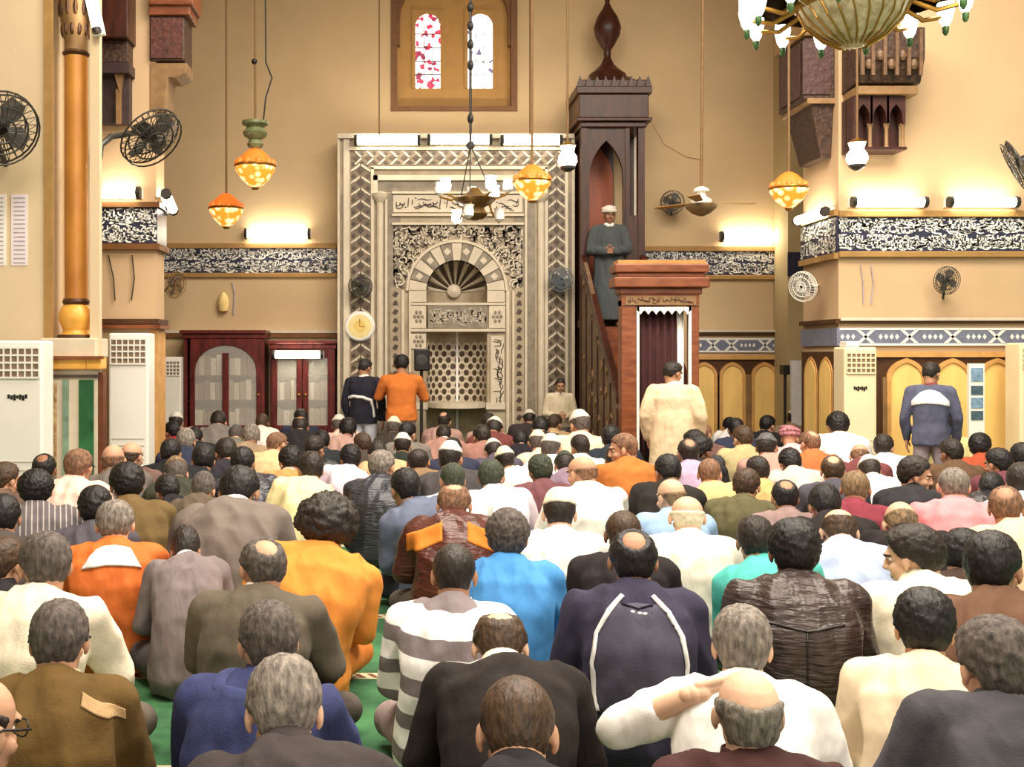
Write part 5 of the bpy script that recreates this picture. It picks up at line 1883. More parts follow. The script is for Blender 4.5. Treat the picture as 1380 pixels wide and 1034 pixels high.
def standing(name, arms='side', hp=15, hyaw=0, robe=False, stride=0.0, jacket_len=.86, seed=20, sleeve=True):
    """standing figure, 1.0 scale about 1.72 m"""
    N_ = Vector((0, .015, 1.44))
    ph = radians(hp)
    Hc = N_ + Vector((0, .01 + .11 * sin(ph), .035 + .12 * cos(ph)))
    M = Matrix.Translation(Hc) @ Euler((-ph, 0, radians(hyaw)), 'YXZ').to_matrix().to_4x4()
    sh = {s_: Vector((s_ * .19, 0, 1.385)) for s_ in (1, -1)}
    el, wr = {}, {}
    for s_ in (1, -1):
        if arms == 'side':
            el[s_] = Vector((s_ * .265, -.02, 1.10)); wr[s_] = Vector((s_ * .25, .08, .86))
        elif arms == 'raised':
            el[s_] = Vector((s_ * .285, .10, 1.15)); wr[s_] = Vector((s_ * .13, .26, 1.33))
        else:
            el[s_] = Vector((s_ * .26, .03, 1.10)); wr[s_] = Vector((s_ * .08, .25, 1.06))
    rings = [((0, 0, jacket_len), .19, .14), ((0, 0, .95), .19, .145), ((0, -.005, 1.05), .175, .13), ((0, -.015, 1.18), .18, .13), ((0, -.02, 1.30), .19, .125), ((0, -.005, 1.385), .17, .10), ((0, .008, 1.42), .11, .08), ((0, .015, 1.46), .07, .068)]
    if robe:
        rings = [((0, .01, .10), .27, .22), ((0, .01, .35), .25, .20), ((0, 0, .65), .225, .175), ((0, 0, .92), .215, .165), ((0, -.01, 1.08), .20, .15)] + rings[3:]
    top = MB(); loft(top, rings)
    for s_ in (1, -1):
        k_ = 1.25 if robe else 1.0
        chain(top, [(Vector((s_ * .06, .0, 1.405)), .065), (sh[s_], .074), (sh[s_].lerp(el[s_], .5), .068 * k_), (el[s_], .058 * k_), (wr[s_], .044 * k_)])
    tm = fuse(top, .0125, 7)
    add_folds(tm, .010 if robe else .006, seed, (8, 8, 1.6) if robe else (7, 7, 3.2))
    tm.materials.append(EYEW); tm.shade_smooth()
    tr = MB(); bd = MB()
    loft(tr, [((0, 0, .80), .165, .13), ((0, 0, .93), .172, .128), ((0, 0, 1.0), .15, .11)])
    for s_ in (1, -1):
        hp_ = Vector((s_ * .09, 0, .88)); kn = Vector((s_ * .10, .02 + s_ * stride * .5, .48)); an = Vector((s_ * .10, -.02 + s_ * stride, .09)); toe = an + Vector((s_ * .02, .17, -.055))
        chain(tr, [(hp_, .095), (hp_.lerp(kn, .5), .082), (kn, .066), (kn.lerp(an, .4), .062), (an + Vector((0, 0, .02)), .056)])
        chain(bd, [(hp_, .075), (kn, .05), (kn.lerp(an, .35), .05), (an, .035)])
        chain(bd, [(an, .036), (an.lerp(toe, .6), .036), (toe, .028)])
    trm = fuse(tr, .0125, 5); add_folds(trm, .006, seed + 4); trm.materials.append(EYEW); trm.shade_smooth()
    base = rings if not robe else [((0, 0, .92), .17, .13)] + rings[4:]
    loft(bd, [(c, rx - .025, ry - .025) for c, rx, ry in base])
    for s_ in (1, -1):
        chain(bd, [(Vector((s_ * .05, 0, 1.39)), .05), (sh[s_], .056), (el[s_], .044), (wr[s_], .030)])
    limb(bd, N_ + Vector((0, -.005, -.03)), .06, M @ Vector((0, -.022, -.06)), .056)
    add_head(bd, M)
    bm_ = fuse(bd, .0068, 3)
    for s_ in (1, -1):
        fd = {'side': Vector((0, .05, -1)), 'raised': Vector((-s_ * .1, .1, 1)), 'front': Vector((-s_ * 1, .35, .05))}[arms]
        pn = {'side': Vector((-s_, 0, 0)), 'raised': Vector((0, -1, .1)), 'front': Vector((0, -1, 0))}[arms]
        join_meshes(bm_, hand_mesh(wr[s_], fd, pn, s_, .3))
    finish_body(bm_, M)
    cm = MB()
    ring_ = []
    cmesh = None
    n = 24; vs, fs = [], []
    ax = ((M @ Vector((0, -.02, -.07))) - N_).normalized()
    q_ = Vector((0, 0, 1)).rotation_difference(ax)
    prof = [(.070, -.03), (.076, -.005), (.070, .03), (.063, .032), (.066, -.005), (.060, -.03)]
    for r_, z in prof:
        for i in range(n):
            a = 2 * pi * i / n
            vs.append(N_ + q_ @ Vector((r_ * cos(a), r_ * sin(a), z + .012)))
    for j in range(len(prof)):
        j2 = (j + 1) % len(prof)
        for i in range(n):
            fs.append((j * n + i, j * n + (i + 1) % n, j2 * n + (i + 1) % n, j2 * n + i))
    cmesh = bpy.data.meshes.new('collar'); cmesh.from_pydata(vs, [], fs); cmesh.materials.append(EYEW); cmesh.shade_smooth()
    TEMPL[name] = dict(body=bm_, top=tm, trousers=trm, collar=cmesh, M=M, head=Hc, N=N_)


standing('stand', 'side', 22, -25, stride=.03, jacket_len=.80)
standing('standraised', 'raised', 18, 0, jacket_len=.84, seed=23)
standing('standrobe', 'side', 18, -45, robe=True, stride=.12, seed=25)
standing('standfront', 'front', 14, 0, seed=27)
standing('preacher', 'front', 10, 10, robe=True, seed=29)


def part(name, me, parent, mat, slots=0):
    o = bpy.data.objects.new(name, me)
    COL.objects.link(o); o.parent = parent
    if mat is not None:
        o.material_slots[0].link = 'OBJECT'
        o.material_slots[0].material = mat
    return o


def person(tname, loc, rz, k, top, kind, hair, hcol, skin, label, trous=(70, 64, 62), collar=None, group=None, topname='jacket', near=True, wide=1.0):
    T = TEMPL[tname]
    r = thing('person', label, 'person', loc, group)
    r.rotation_euler = (0, 0, rz)
    r.scale = (k * wide, k, k)
    part('body', T['body'], r, SKINS[skin])
    t = part(topname, T['top'], r, cloth(top, kind))
    part('trousers', T['trousers'], r, cloth(trous, 'wool'))
    if near:
        part('collar', T['collar'], r, cloth(collar or top, 'shirt' if collar else kind))
    if hair:
        nm = {'cap': 'cap', 'turban': 'turban'}.get(hair, 'hair')
        h = part(nm, HAIR[hair], r, hair_mat(hcol))
        h.matrix_local = T['M']
        if hair in ('cap',):
            h2 = part('hair', HAIR['crop'], r, hair_mat('dark' if skin else 'salt')); h2.matrix_local = T['M']
    return r, t
# ------------------------------------------------------------------ who sits where: head centre in the photo, pose, clothes, hair
BLK, CHAR, GREY_, NAVY_, BRN, MAR, TANC, CRM, WHT, OLV = (34, 32, 34), (66, 64, 64), (124, 116, 112), (48, 54, 82), (86, 62, 40), (112, 50, 56), (188, 152, 108), (232, 220, 196), (240, 238, 234), (92, 84, 60)
PEOPLE = [
 # nearest row
 (-34, 985, 'right', BLK, 'wool', 'balding', 'dark', 0, -10, 'balding person with dark glasses cut off by the left edge, nearest row', dict(k=1.05, glasses=1)),
 (80, 866, 'cross', (94, 72, 36), 'wool', 'short', 'salt', 0, -6, 'person in olive-brown jacket with greying dark hair and glasses, front left', dict(collar=(206, 186, 150), glasses=1, tag='jacket', patch=1)),
 (383, 962, 'bowed', (58, 52, 52), 'wool', 'short', 'grey', 3, 4, 'grey-white haired person in charcoal collar, nearest row left of centre', dict(k=1.08)),
 (362, 868, 'left', (54, 60, 100), 'wool', 'short', 'salt', 0, -24, 'person in navy hooded jacket with hood down and salt-and-pepper hair', dict(hood=(64, 72, 116), wide=1.04)),
 (674, 874, 'deep', (38, 32, 30), 'wool', 'thin', 'brown', 3, 3, 'person in black jersey bending low with balding brown head and cream collar', dict(collar=(240, 228, 206), k=1.0, wide=1.08)),
 (697, 990, 'bowed', BLK, 'wool', 'crop', 'brown', 0, 0, 'person with short cropped brown hair, nearest row centre', dict(k=1.08)),
 (1008, 964, 'upright', (62, 36, 36), 'wool', 'balding', 'grey', 3, 6, 'bald-topped person with grey hair round the sides, nearest row right', dict(k=.98)),
 (1000, 873, 'neck', WHT, 'shirt', 'short', 'grey', 3, -2, 'grey-haired person in white shirt with one hand on the back of the neck', dict(trous=(70, 40, 40), topname='shirt')),
 (1246, 850, 'cross', (234, 214, 184), 'shirt', 'full', 'black', 0, -4, 'black-haired person in beige shirt with glasses, right foreground', dict(topname='shirt', glasses=1, collar=(244, 232, 210))),
 (1342, 903, 'leanright', (66, 64, 70), 'wool', 'full', 'salt', 0, 18, 'person in dark grey jacket leaning over at the lower right corner', dict(k=1.04)),
 # second rank
 (62, 764, 'left', (228, 216, 194), 'wool', 'short', 'salt', 0, -28, 'greying person in cream jacket behind the olive-brown jacket', dict(wide=1.12)),
 (6, 762, 'right', BLK, 'wool', 'short', 'brown', 0, 0, 'brown-haired person in black jacket at the left edge, beside the cream jacket', {}),
 (155, 708, 'cross', (204, 106, 46), 'shirt', 'short', 'grey', 3, 0, 'grey-haired person in orange jacket with wide white collar', dict(bib=1, wide=1.12, fix=5.62)),
 (250, 744, 'deep', (122, 112, 112), 'wool', 'short', 'dark', 1, 4, 'dark-haired person in mid-grey jacket with white collar, beside the orange jacket', dict(collar=(238, 236, 240), trous=(84, 80, 82), wide=.84, fix=5.25)),
 (355, 766, 'left', (94, 86, 74), 'wool', 'thin', 'salt', 0, -20, 'balding person in grey-olive blazer looking left with white collar', dict(collar=(240, 236, 230), wide=1.15)),
 (436, 714, 'leanright', (222, 140, 62), 'robe', 'frizzy', 'dark', 1, 6, 'person with a big bush of frizzy hair in bright orange robe', dict(collar=(246, 238, 226), topname='robe', trous=(206, 122, 54), wide=1.1, k=1.1)),
 (612, 776, 'cross', (246, 244, 242), 'stripe', 'crop', 'dark', 1, -4, 'person in white and grey striped sweater with cropped dark hair', dict(topname='sweater', trous=(150, 132, 130))),
 (684, 726, 'kneel', (74, 142, 206), 'shirt', 'curly', 'salt', 1, -2, 'curly-haired person in bright blue shirt', dict(topname='shirt', trous=(140, 134, 140), collar=(120, 180, 235))),
 (853, 757, 'kneel', (54, 52, 72), 'wool', 'thin', 'black', 1, 2, 'person in navy track jacket with white piping down the back', dict(piping=1, wide=1.06, collar=(96, 96, 110), trous=(40, 38, 52))),
 (840, 722, 'cross', (40, 34, 36), 'wool', 'crop', 'brown', 2, 0, 'cropped brown head in black jacket just behind the navy track jacket', dict(wide=1.05)),
 (1070, 746, 'kneel', (58, 46, 44), 'leather', 'full', 'black', 2, 4, 'black-haired person in crinkled dark brown leather jacket', dict(trous=(92, 112, 150), wide=1.08, seam=1)),
 (1018, 732, 'leanleft', (84, 188, 178), 'shirt', 'short', 'dark', 1, 4, 'dark-haired person in turquoise shirt', dict(topname='shirt')),
 (926, 698, 'cross', (234, 229, 214), 'shirt', 'ring', 'cream', 3, 4, 'bald person in loose white shirt behind the navy track jacket', dict(topname='shirt', wide=1.15)),
 (754, 694, 'cross', (236, 236, 234), 'shirt', 'cap', 'cream', 3, 0, 'person in white cap and white shirt behind the bright blue shirt', dict(topname='shirt', wide=1.08)),
 (1131, 718, 'bowed', (176, 190, 222), 'shirt', 'balding', 'brown', 3, 4, 'bald person in pale blue shirt left of the red-striped cream jacket', dict(topname='shirt', wide=1.08)),
 (1230, 752, 'turnleft', (240, 230, 206), 'wool', 'full', 'dark', 3, 18, 'dark-haired person in cream jacket with a red stripe, facing left', dict(redstripe=1, wide=1.2)),
 (1299, 750, 'right', (62, 48, 40), 'wool', 'full', 'black', 0, 0, 'black-haired person directly behind the red-striped cream jacket', {}),
 (1338, 768, 'crossc', (98, 70, 54), 'wool', 'short', 'black', 1, -6, 'black-haired person in brown jacket right of the red-striped cream jacket', {}),
 # third rank
 (1285, 656, 'kneel', (236, 142, 148), 'shirt', 'crop', 'grey', 3, 0, 'person in pink shirt with close-cropped grey hair', dict(topname='shirt', wide=1.1, collar=(246, 190, 196))),
 (1356, 686, 'crossc', (230, 198, 162), 'shirt', 'thin', 'redgrey', 1, 8, 'balding person in beige shirt near the right edge behind the brown jacket', dict(topname='shirt')),
 (1336, 660, 'bowed', (34, 32, 36), 'leather', 'short', 'black', 1, -20, 'person bending in black jacket right of the pink shirt', {}),
 (1214, 708, 'deep', (38, 32, 34), 'wool', 'ring', 'tan', 3, 6, 'pale bald head bowed low left of the pink shirt', {}),
 (1234, 642, 'profile', (44, 44, 48), 'wool', 'full', 'dark', 0, 0, 'person in black jacket turned to the right, left of the pink shirt', {}),
 (1153, 660, 'cross', (126, 52, 66), 'wool', 'crop', 'tan', 1, -10, 'light-cropped person in maroon jacket left of the person turned right', dict(wide=1.05)),
 (1172, 636, 'bowed', (240, 232, 226), 'robe', 'cap', 'white', 1, 10, 'person in white robe and white cap behind the maroon jacket', dict(topname='robe')),
 (1058, 672, 'cross', (140, 118, 116), 'wool', 'thin', 'black', 1, 6, 'person in grey-mauve jacket with black hair thinning at the crown', {}),
 (1112, 684, 'bowed', (40, 36, 36), 'wool', 'short', 'black', 1, 8, 'black head and black jacket between grey-mauve and maroon jackets', {}),
 (1006, 656, 'cross', (92, 88, 62), 'wool', 'short', 'brown', 0, -8, 'brown-haired person in olive green jacket behind the turquoise shirt', dict(wide=1.08)),
 (1012, 636, 'left', (196, 156, 104), 'wool', 'short', 'dark', 1, 0, 'dark head in tan jacket directly behind the olive green jacket', {}),
 (966, 640, 'leanleft', (214, 176, 122), 'wool', 'crop', 'redgrey', 0, 0, 'person in light tan jacket left of the olive green jacket', {}),
 (1065, 626, 'bowed', (206, 180, 170), 'shirt', 'full', 'black', 1, 12, 'black-haired person in pinkish beige shirt behind the grey-mauve jacket', dict(topname='shirt')),
 (1030, 604, 'cross', (176, 138, 126), 'shirt', 'cap', 'greycap', 1, 8, 'person in mauve-brown shirt and patterned grey cap', dict(topname='shirt', wide=1.1)),
 (1118, 636, 'cross', (70, 68, 78), 'wool', 'thin', 'brown', 0, 0, 'balding brown-haired person in slate jacket, behind the maroon jacket on its left', {}),
 (930, 611, 'kneel', (168, 146, 172), 'shirt', 'thin', 'dark', 1, 6, 'person in lavender shirt with a bald spot, by the standing cream robe', dict(topname='shirt')),
 (888, 638, 'cross', (40, 36, 34), 'wool', 'short', 'black', 1, 0, 'black-haired person in black jacket below the standing cream robe', {}),
 (904, 671, 'left', (150, 182, 218), 'shirt', 'ring', 'tan', 3, 0, 'tan bald person in light blue shirt behind the loose white shirt', dict(topname='shirt')),
 (730, 636, 'cross', (104, 66, 70), 'wool', 'full', 'green', 1, 14, 'dark greenish hair over maroon-brown jacket behind the white cap and shirt', dict(wide=1.05)),
 (692, 622, 'leanleft', (236, 224, 204), 'robe', 'cap', 'cream', 1, 30, 'person in cream robe with cream cap left of the maroon-brown jacket', dict(topname='robe')),
 (660, 644, 'cross', (206, 198, 208), 'shirt', 'short', 'green', 1, 6, 'person in pale lavender-white shirt behind the bright blue shirt', dict(topname='shirt', wide=1.1)),
 (612, 682, 'bowed', (80, 38, 30), 'leather', 'thin', 'redgrey', 0, 0, 'balding person in dark red-brown leather jacket with orange-tan shoulders', dict(yoke=1, wide=1.15)),
 (546, 660, 'leanleft', (96, 104, 126), 'denim', 'short', 'black', 1, 26, 'person in faded blue-grey denim shirt left of the orange-tan shoulders', dict(topname='shirt')),
 (516, 630, 'cross', (44, 46, 54), 'leather', 'short', 'grey', 0, -6, 'grey-haired person in black padded jacket left of the denim shirt', dict(wide=1.2)),
 (571, 624, 'cross', (128, 104, 78), 'wool', 'crop', 'dark', 1, 10, 'dark-haired person in plain brown jacket left of the white-capped heads', dict(wide=1.15)),
 (472, 620, 'leanright', (208, 190, 202), 'shirt', 'full', 'black', 1, 8, 'black-haired person in pale lilac shirt left of the black padded jacket', dict(topname='shirt')),
 (391, 624, 'cross', (186, 138, 84), 'wool', 'full', 'black', 1, 0, 'black-haired person in tan jacket with white collar', dict(collar=(244, 242, 240))),
 (374, 599, 'right', (222, 188, 142), 'shirt', 'crop', 'redgrey', 0, -12, 'reddish-cropped person in light tan shirt behind the tan jacket', dict(topname='shirt', wide=1.15)),
 (414, 634, 'leanright', (232, 218, 164), 'shirt', 'short', 'dark', 1, 6, 'person in pale yellow shirt right of the tan jacket', dict(topname='shirt')),
 (322, 658, 'bowed', (116, 106, 100), 'wool', 'short', 'black', 1, -4, 'person with broad grey-brown back and white collar behind the mid-grey jacket', dict(collar=(244, 244, 240), wide=1.3, fix=6.25)),
 (274, 662, 'bowed', (92, 80, 66), 'wool', 'short', 'salt', 0, -10, 'greying person with bare neck left of the broad grey-brown back', dict(fix=7.3, wide=.9)),
 (226, 664, 'bowed', (34, 32, 38), 'wool', 'full', 'black', 1, 20, 'person bent far forward in black coat left of the broad grey-brown back', {}),
 (171, 655, 'cross', (104, 84, 52), 'wool', 'full', 'black', 1, 6, 'black-haired person in olive-brown jacket with white collar behind the orange jacket', dict(collar=(244, 242, 240), wide=1.1)),
 (165, 622, 'cross', (104, 96, 92), 'wool', 'ring', 'redgrey', 0, 0, 'left of two bald heads side by side before the tall white air conditioner', {}),
 (190, 616, 'right', (112, 88, 80), 'wool', 'ring', 'brown', 0, 0, 'right of two bald heads side by side before the tall white air conditioner', {}),
 (106, 630, 'kneel', (238, 196, 182), 'shirt', 'short', 'redgrey', 0, -24, 'person in pale pink shirt with reddish-brown hair and glasses', dict(topname='shirt', wide=1.2, glasses=1)),
 (128, 688, 'cross', (80, 76, 84), 'wool', 'full', 'black', 1, 0, 'black-haired person in charcoal jacket in front of the pale pink shirt', {}),
 (48, 662, 'kneel', (96, 90, 92), 'pin', 'curly', 'black', 1, 4, 'black curly-haired person in grey pinstriped jacket, left side', dict(topname='jacket', wide=1.1)),
 (60, 634, 'cross', (70, 62, 56), 'wool', 'thin', 'black', 2, 0, 'black hair with a bald spot behind the grey pinstriped jacket', {}),
 (8, 648, 'right', (104, 84, 72), 'wool', 'short', 'brown', 0, -14, 'brown-haired person in brown jacket at the left edge, turned right', {}),
 (4, 700, 'cross', (72, 64, 60), 'wool', 'short', 'black', 1, 0, 'black head at the left edge in front of the brown jacket turned right', {}),
 # behind
 (238, 640, 'bowed', (58, 60, 50), 'wool', 'cap', 'tan', 0, 10, 'person in tan cap and dark olive jacket right of the two bald heads', {}),
 (232, 612, 'cross', (30, 30, 34), 'wool', 'short', 'black', 1, -10, 'person in black jacket trimmed with a white band, left of the far bookcase rows', dict(whiteband=1)),
 (213, 581, 'kneel', (178, 50, 40), 'shirt', 'full', 'black', 0, -20, 'left of two dark-haired people in red before the small white air conditioner', dict(topname='shirt')),
 (229, 583, 'left', (150, 44, 44), 'shirt', 'full', 'black', 0, 10, 'right of two dark-haired people in red before the small white air conditioner', dict(topname='shirt')),
 (262, 592, 'bowed', (36, 38, 44), 'wool', 'short', 'black', 1, 0, 'person in black jacket right of the two people in red', {}),
 (300, 612, 'cross', (44, 40, 50), 'wool', 'short', 'dark', 1, 5, 'person in blackish purple jacket behind the broad grey-brown back', {}),
 (262, 622, 'leanright', (34, 36, 40), 'wool', 'short', 'black', 1, 0, 'person in black jacket left of the blackish purple jacket', {}),
 (338, 626, 'cross', (48, 46, 58), 'leather', 'short', 'black', 1, 0, 'person in dark padded jacket between the blackish purple and tan jackets', {}),
 (293, 570, 'leanleft', (244, 240, 238), 'robe', 'cap', 'white', 0, 0, 'person in white robe and white cap below the arched bookcase door', dict(topname='robe')),
 (318, 588, 'bowed', (118, 116, 108), 'wool', 'cap', 'greycap', 0, 6, 'person in grey jacket and grey cap below the bookcases', {}),
 (438, 596, 'cross', (40, 44, 48), 'wool', 'short', 'black', 1, 0, 'person in black jacket left of the standing navy jacket with white band', {}),
 (425, 606, 'right', (40, 50, 50), 'leather', 'short', 'dark', 1, 0, 'person in dark green-black jacket behind the pale yellow shirt', {}),
 (457, 574, 'cross', (226, 190, 178), 'shirt', 'cap', 'white', 0, 0, 'person in white cap with pale pink shirt left of the standing navy jacket', dict(topname='shirt')),
 (488, 600, 'left', (70, 62, 56), 'wool', 'short', 'brown', 0, 0, 'brown-haired person in dark jacket below the standing navy jacket', {}),
 (531, 577, 'cross', (60, 54, 50), 'wool', 'cap', 'cream', 0, 0, 'person in round cream cap in front of the standing orange jumper', {}),
 (532, 602, 'cross', (38, 46, 40), 'wool', 'cap', 'white', 1, 0, 'person in white cap and blackish green jacket below the orange jumper', {}),
 (509, 614, 'bowed', (206, 168, 128), 'wool', 'short', 'dark', 0, 20, 'person in buff jacket behind the black padded jacket', {}),
 (607, 620, 'cross', (70, 66, 68), 'wool', 'cap', 'white', 1, -6, 'person in large white cap with dark grey jacket, middle of the far rows', dict(k=1.05)),
 (622, 648, 'cross', (236, 234, 232), 'shirt', 'crop', 'green', 1, 14, 'dark cropped person in white shirt behind the orange-tan shoulders', dict(topname='shirt')),
 (598, 588, 'bowed', (168, 128, 116), 'shirt', 'short', 'dark', 1, 0, 'dark-haired person in rosy brown shirt with white collar, below the niche lattice', dict(collar=(244, 240, 238))),
 (665, 610, 'bowed', (84, 78, 92), 'wool', 'cap', 'white', 1, 12, 'person in white cap and slate jacket right of the large white cap', {}),
 (650, 590, 'cross', (150, 110, 100), 'wool', 'short', 'dark', 1, 0, 'dark-haired person in rusty jacket below the right of the niche lattice', {}),
 (700, 596, 'bowed', (36, 32, 40), 'wool', 'short', 'black', 1, 0, 'person in black jacket left of the two cream-hooded people', {}),
 (726, 598, 'cross', (240, 208, 180), 'robe', 'cap', 'cream', 0, 8, 'person in peach robe and cream cap below the right border of the niche', dict(topname='robe')),
 (750, 606, 'cross', (238, 230, 226), 'robe', 'cap', 'white', 0, 0, 'person in white robe and white cap right of the peach robe', dict(topname='robe')),
 (752, 630, 'bowed', (126, 108, 124), 'wool', 'cap', 'green', 1, 0, 'person in mauve jacket and green cap right of the maroon-brown jacket', {}),
 (783, 638, 'left', (244, 238, 228), 'shirt', 'ring', 'redgrey', 0, 10, 'bald reddish head in white shirt left of the dark jacket with white stripes', dict(topname='shirt', wide=1.15)),
 (818, 622, 'leanright', (46, 46, 54), 'wool', 'short', 'dark', 1, 6, 'person in black jacket with white sleeve stripes', dict(sleevestripe=1, wide=1.1)),
 (838, 606, 'profileleft', (176, 106, 50), 'wool', 'crop', 'redgrey', 0, 0, 'person in orange-brown jumper left of the standing cream robe', dict(topname='jumper')),
 (780, 604, 'left', (230, 222, 210), 'shirt', 'short', 'dark', 1, 0, 'dark-haired person in off-white shirt right of the white robe and cap', dict(topname='shirt')),
 (812, 592, 'cross', (38, 46, 56), 'wool', 'short', 'black', 1, 0, 'black-haired person in blue-black jacket in front of the pulpit stair', {}),
 (793, 566, 'left', (226, 206, 180), 'shirt', 'cap', 'white', 0, 0, 'person in white cap and beige shirt at the foot of the pulpit stair', dict(topname='shirt')),
 (748, 572, 'right', (196, 166, 126), 'wool', 'short', 'brown', 0, 0, 'brown-haired person in buff jacket below the boy at the niche edge', {}),
 (713, 566, 'cross', (60, 52, 52), 'wool', 'cap', 'white', 1, 0, 'person in white cap in the front row beside the right colonnette of the niche', {}),
 # right side, behind
 (952, 586, 'right', (112, 82, 76), 'wool', 'crop', 'redgrey', 1, -6, 'reddish-cropped person in brown jacket right of the standing cream robe', {}),
 (984, 576, 'bowed', (240, 238, 236), 'shirt', 'short', 'black', 1, 0, 'black-haired person in white shirt below the left arched panel', dict(topname='shirt')),
 (1000, 592, 'left', (172, 160, 118), 'wool', 'short', 'brown', 0, 0, 'brown-haired person in khaki jacket left of the patterned grey cap', {}),
 (1034, 574, 'right', (36, 34, 38), 'wool', 'short', 'black', 0, -10, 'black-haired person in black jacket below the thin loudspeaker stand', {}),
 (1066, 592, 'cross', (230, 178, 182), 'shirt', 'turban', 'checked', 0, 0, 'person in red and white headcloth wound round the head', dict(topname='shirt')),
 (1092, 598, 'left', (188, 106, 62), 'wool', 'thin', 'redgrey', 0, 0, 'balding person in rust jacket right of the red and white headcloth', {}),
 (1128, 575, 'kneel', (238, 236, 234), 'shirt', 'curly', 'black', 1, 16, 'person with bushy black hair and white shirt below the cream air conditioner', dict(topname='shirt')),
 (1160, 616, 'bowed', (110, 60, 62), 'wool', 'ring', 'redgrey', 0, 0, 'bald pinkish head in dark red jacket behind the white robe', {}),
 (1188, 604, 'cross', (238, 234, 238), 'shirt', 'short', 'dark', 0, 0, 'person in white shirt left of the standing blue-white jacket', dict(topname='shirt')),
 (1284, 568, 'kneel', (240, 228, 164), 'shirt', 'short', 'dark', 0, -14, 'child in pale yellow shirt right of the standing blue-white jacket', dict(topname='shirt', k=.9)),
 (1312, 604, 'cross', (160, 74, 48), 'wool', 'full', 'black', 1, -4, 'black-haired person in rust-red jumper behind the pink shirt', dict(topname='jumper')),
 (1346, 626, 'left', (96, 52, 60), 'wool', 'short', 'black', 1, 10, 'black-haired person in dark wine jacket right of the rust-red jumper', {}),
 (1374, 618, 'cross', (52, 50, 54), 'wool', 'short', 'black', 1, 0, 'black head at the right edge, behind the white shirt', {}),
 (1378, 652, 'cross', (240, 240, 244), 'shirt', 'short', 'dark', 1, 0, 'person in white shirt cut off by the right edge', dict(topname='shirt')),
]


def base_place(p):
    x, y, tn = p[0], p[1], p[2]
    o_ = p[10]
    T = TEMPL[tn]
    hx, hy, hz = T['head']
    k = o_.get('k', 1.0)
    s_ = max(y - VY, 12)
    Y = F * (CZ - hz * k) / s_
    return Y


def limits(x):
    """how deep a seat may be before it meets a pier, the pulpit or the wall"""
    if x < 62: return 8.5
    if x < 142: return 8.9
    if x < 206: return 10.4
    if x > 1085: return 10.95
    if 785 < x < 965: return 11.45
    return 14.85


PL = []
for p in PEOPLE:
    Y = base_place(p)
    hy = TEMPL[p[2]]['head'][1]
    Y = min(Y, limits(p[0]) + hy)
    if p[10].get('fix'):
        Y = p[10]['fix'] + hy
    PL.append([p, Y])

# fill the far rows between the people named above
r_ = random.Random(11)
FC = [((38, 36, 38), 'black jacket'), ((62, 60, 64), 'charcoal jacket'), ((46, 50, 70), 'navy jacket'), ((92, 70, 52), 'brown jacket'), ((112, 60, 58), 'maroon jacket'), ((150, 128, 104), 'beige jacket'), ((124, 118, 112), 'grey jacket'), ((226, 220, 212), 'white shirt'), ((84, 84, 64), 'olive jacket'), ((172, 140, 130), 'dusty pink shirt')]
FH = [('short', 'black', 'black hair'), ('short', 'dark', 'dark hair'), ('crop', 'brown', 'cropped brown hair'), ('cap', 'white', 'white cap'), ('thin', 'dark', 'thinning dark hair'), ('short', 'grey', 'grey hair'), ('short', 'black', 'black hair'), ('full', 'black', 'thick black hair')]


def zone(x):
    for x1, nm in ((250, 'near the small white air conditioner'), (352, 'below the arched bookcase'), (462, 'below the square-doored bookcase'), (545, 'below the left border of the niche'), (690, 'below the niche lattice'), (785, 'below the right border of the niche'), (950, 'before the pulpit'), (1066, 'below the arched panels'), (1150, 'by the corner of the right pier'), (1400, 'before the right pier')):
        if x < x1:
            return nm


fill = []
for y in (564, 571, 579, 588, 598, 610, 624, 640):
    step = .56 * (y - VY) / .87
    x = 214 + r_.uniform(0, step)
    while x < 1372:
        xx, yy_ = x + r_.uniform(-3, 3), y + r_.uniform(-2.5, 2.5)
        x += step
        s_ = (yy_ - VY) / .87
        Y = F / s_
        X = (xx - VX) / s_
        if Y > limits(xx):
            continue
        ok = True
        for p, Yp in PL + fill:
            Xp = (p[0] - VX) * Yp / F
            if abs(Xp - X) < .50 and abs(Yp - Y) < .60:
                ok = False; break
        # the standing people and the pulpit keep their ground
        for sx, sy in ((493, 14.1), (541, 13.7), (905, 11.15), (1247, 10.9), (755, 14.5)):
            if abs((sx - VX) * sy / F - X) < .5 and abs(sy - Y) < .6:
                ok = False
        if not ok:
            continue
        c, cn = FC[r_.randrange(len(FC))]; h, hc, hn = FH[r_.randrange(len(FH))]
        tn = r_.choice(['cross', 'bowed', 'cross', 'left', 'right', 'kneelbow', 'leanleft'])
        fill.append([(xx, yy_, tn, c, 'shirt' if 'shirt' in cn else 'wool', h, hc, r_.randrange(3), r_.uniform(-14, 14), (hn, cn), dict(topname=cn.split()[-1], fill=1)), Y])
PL += fill

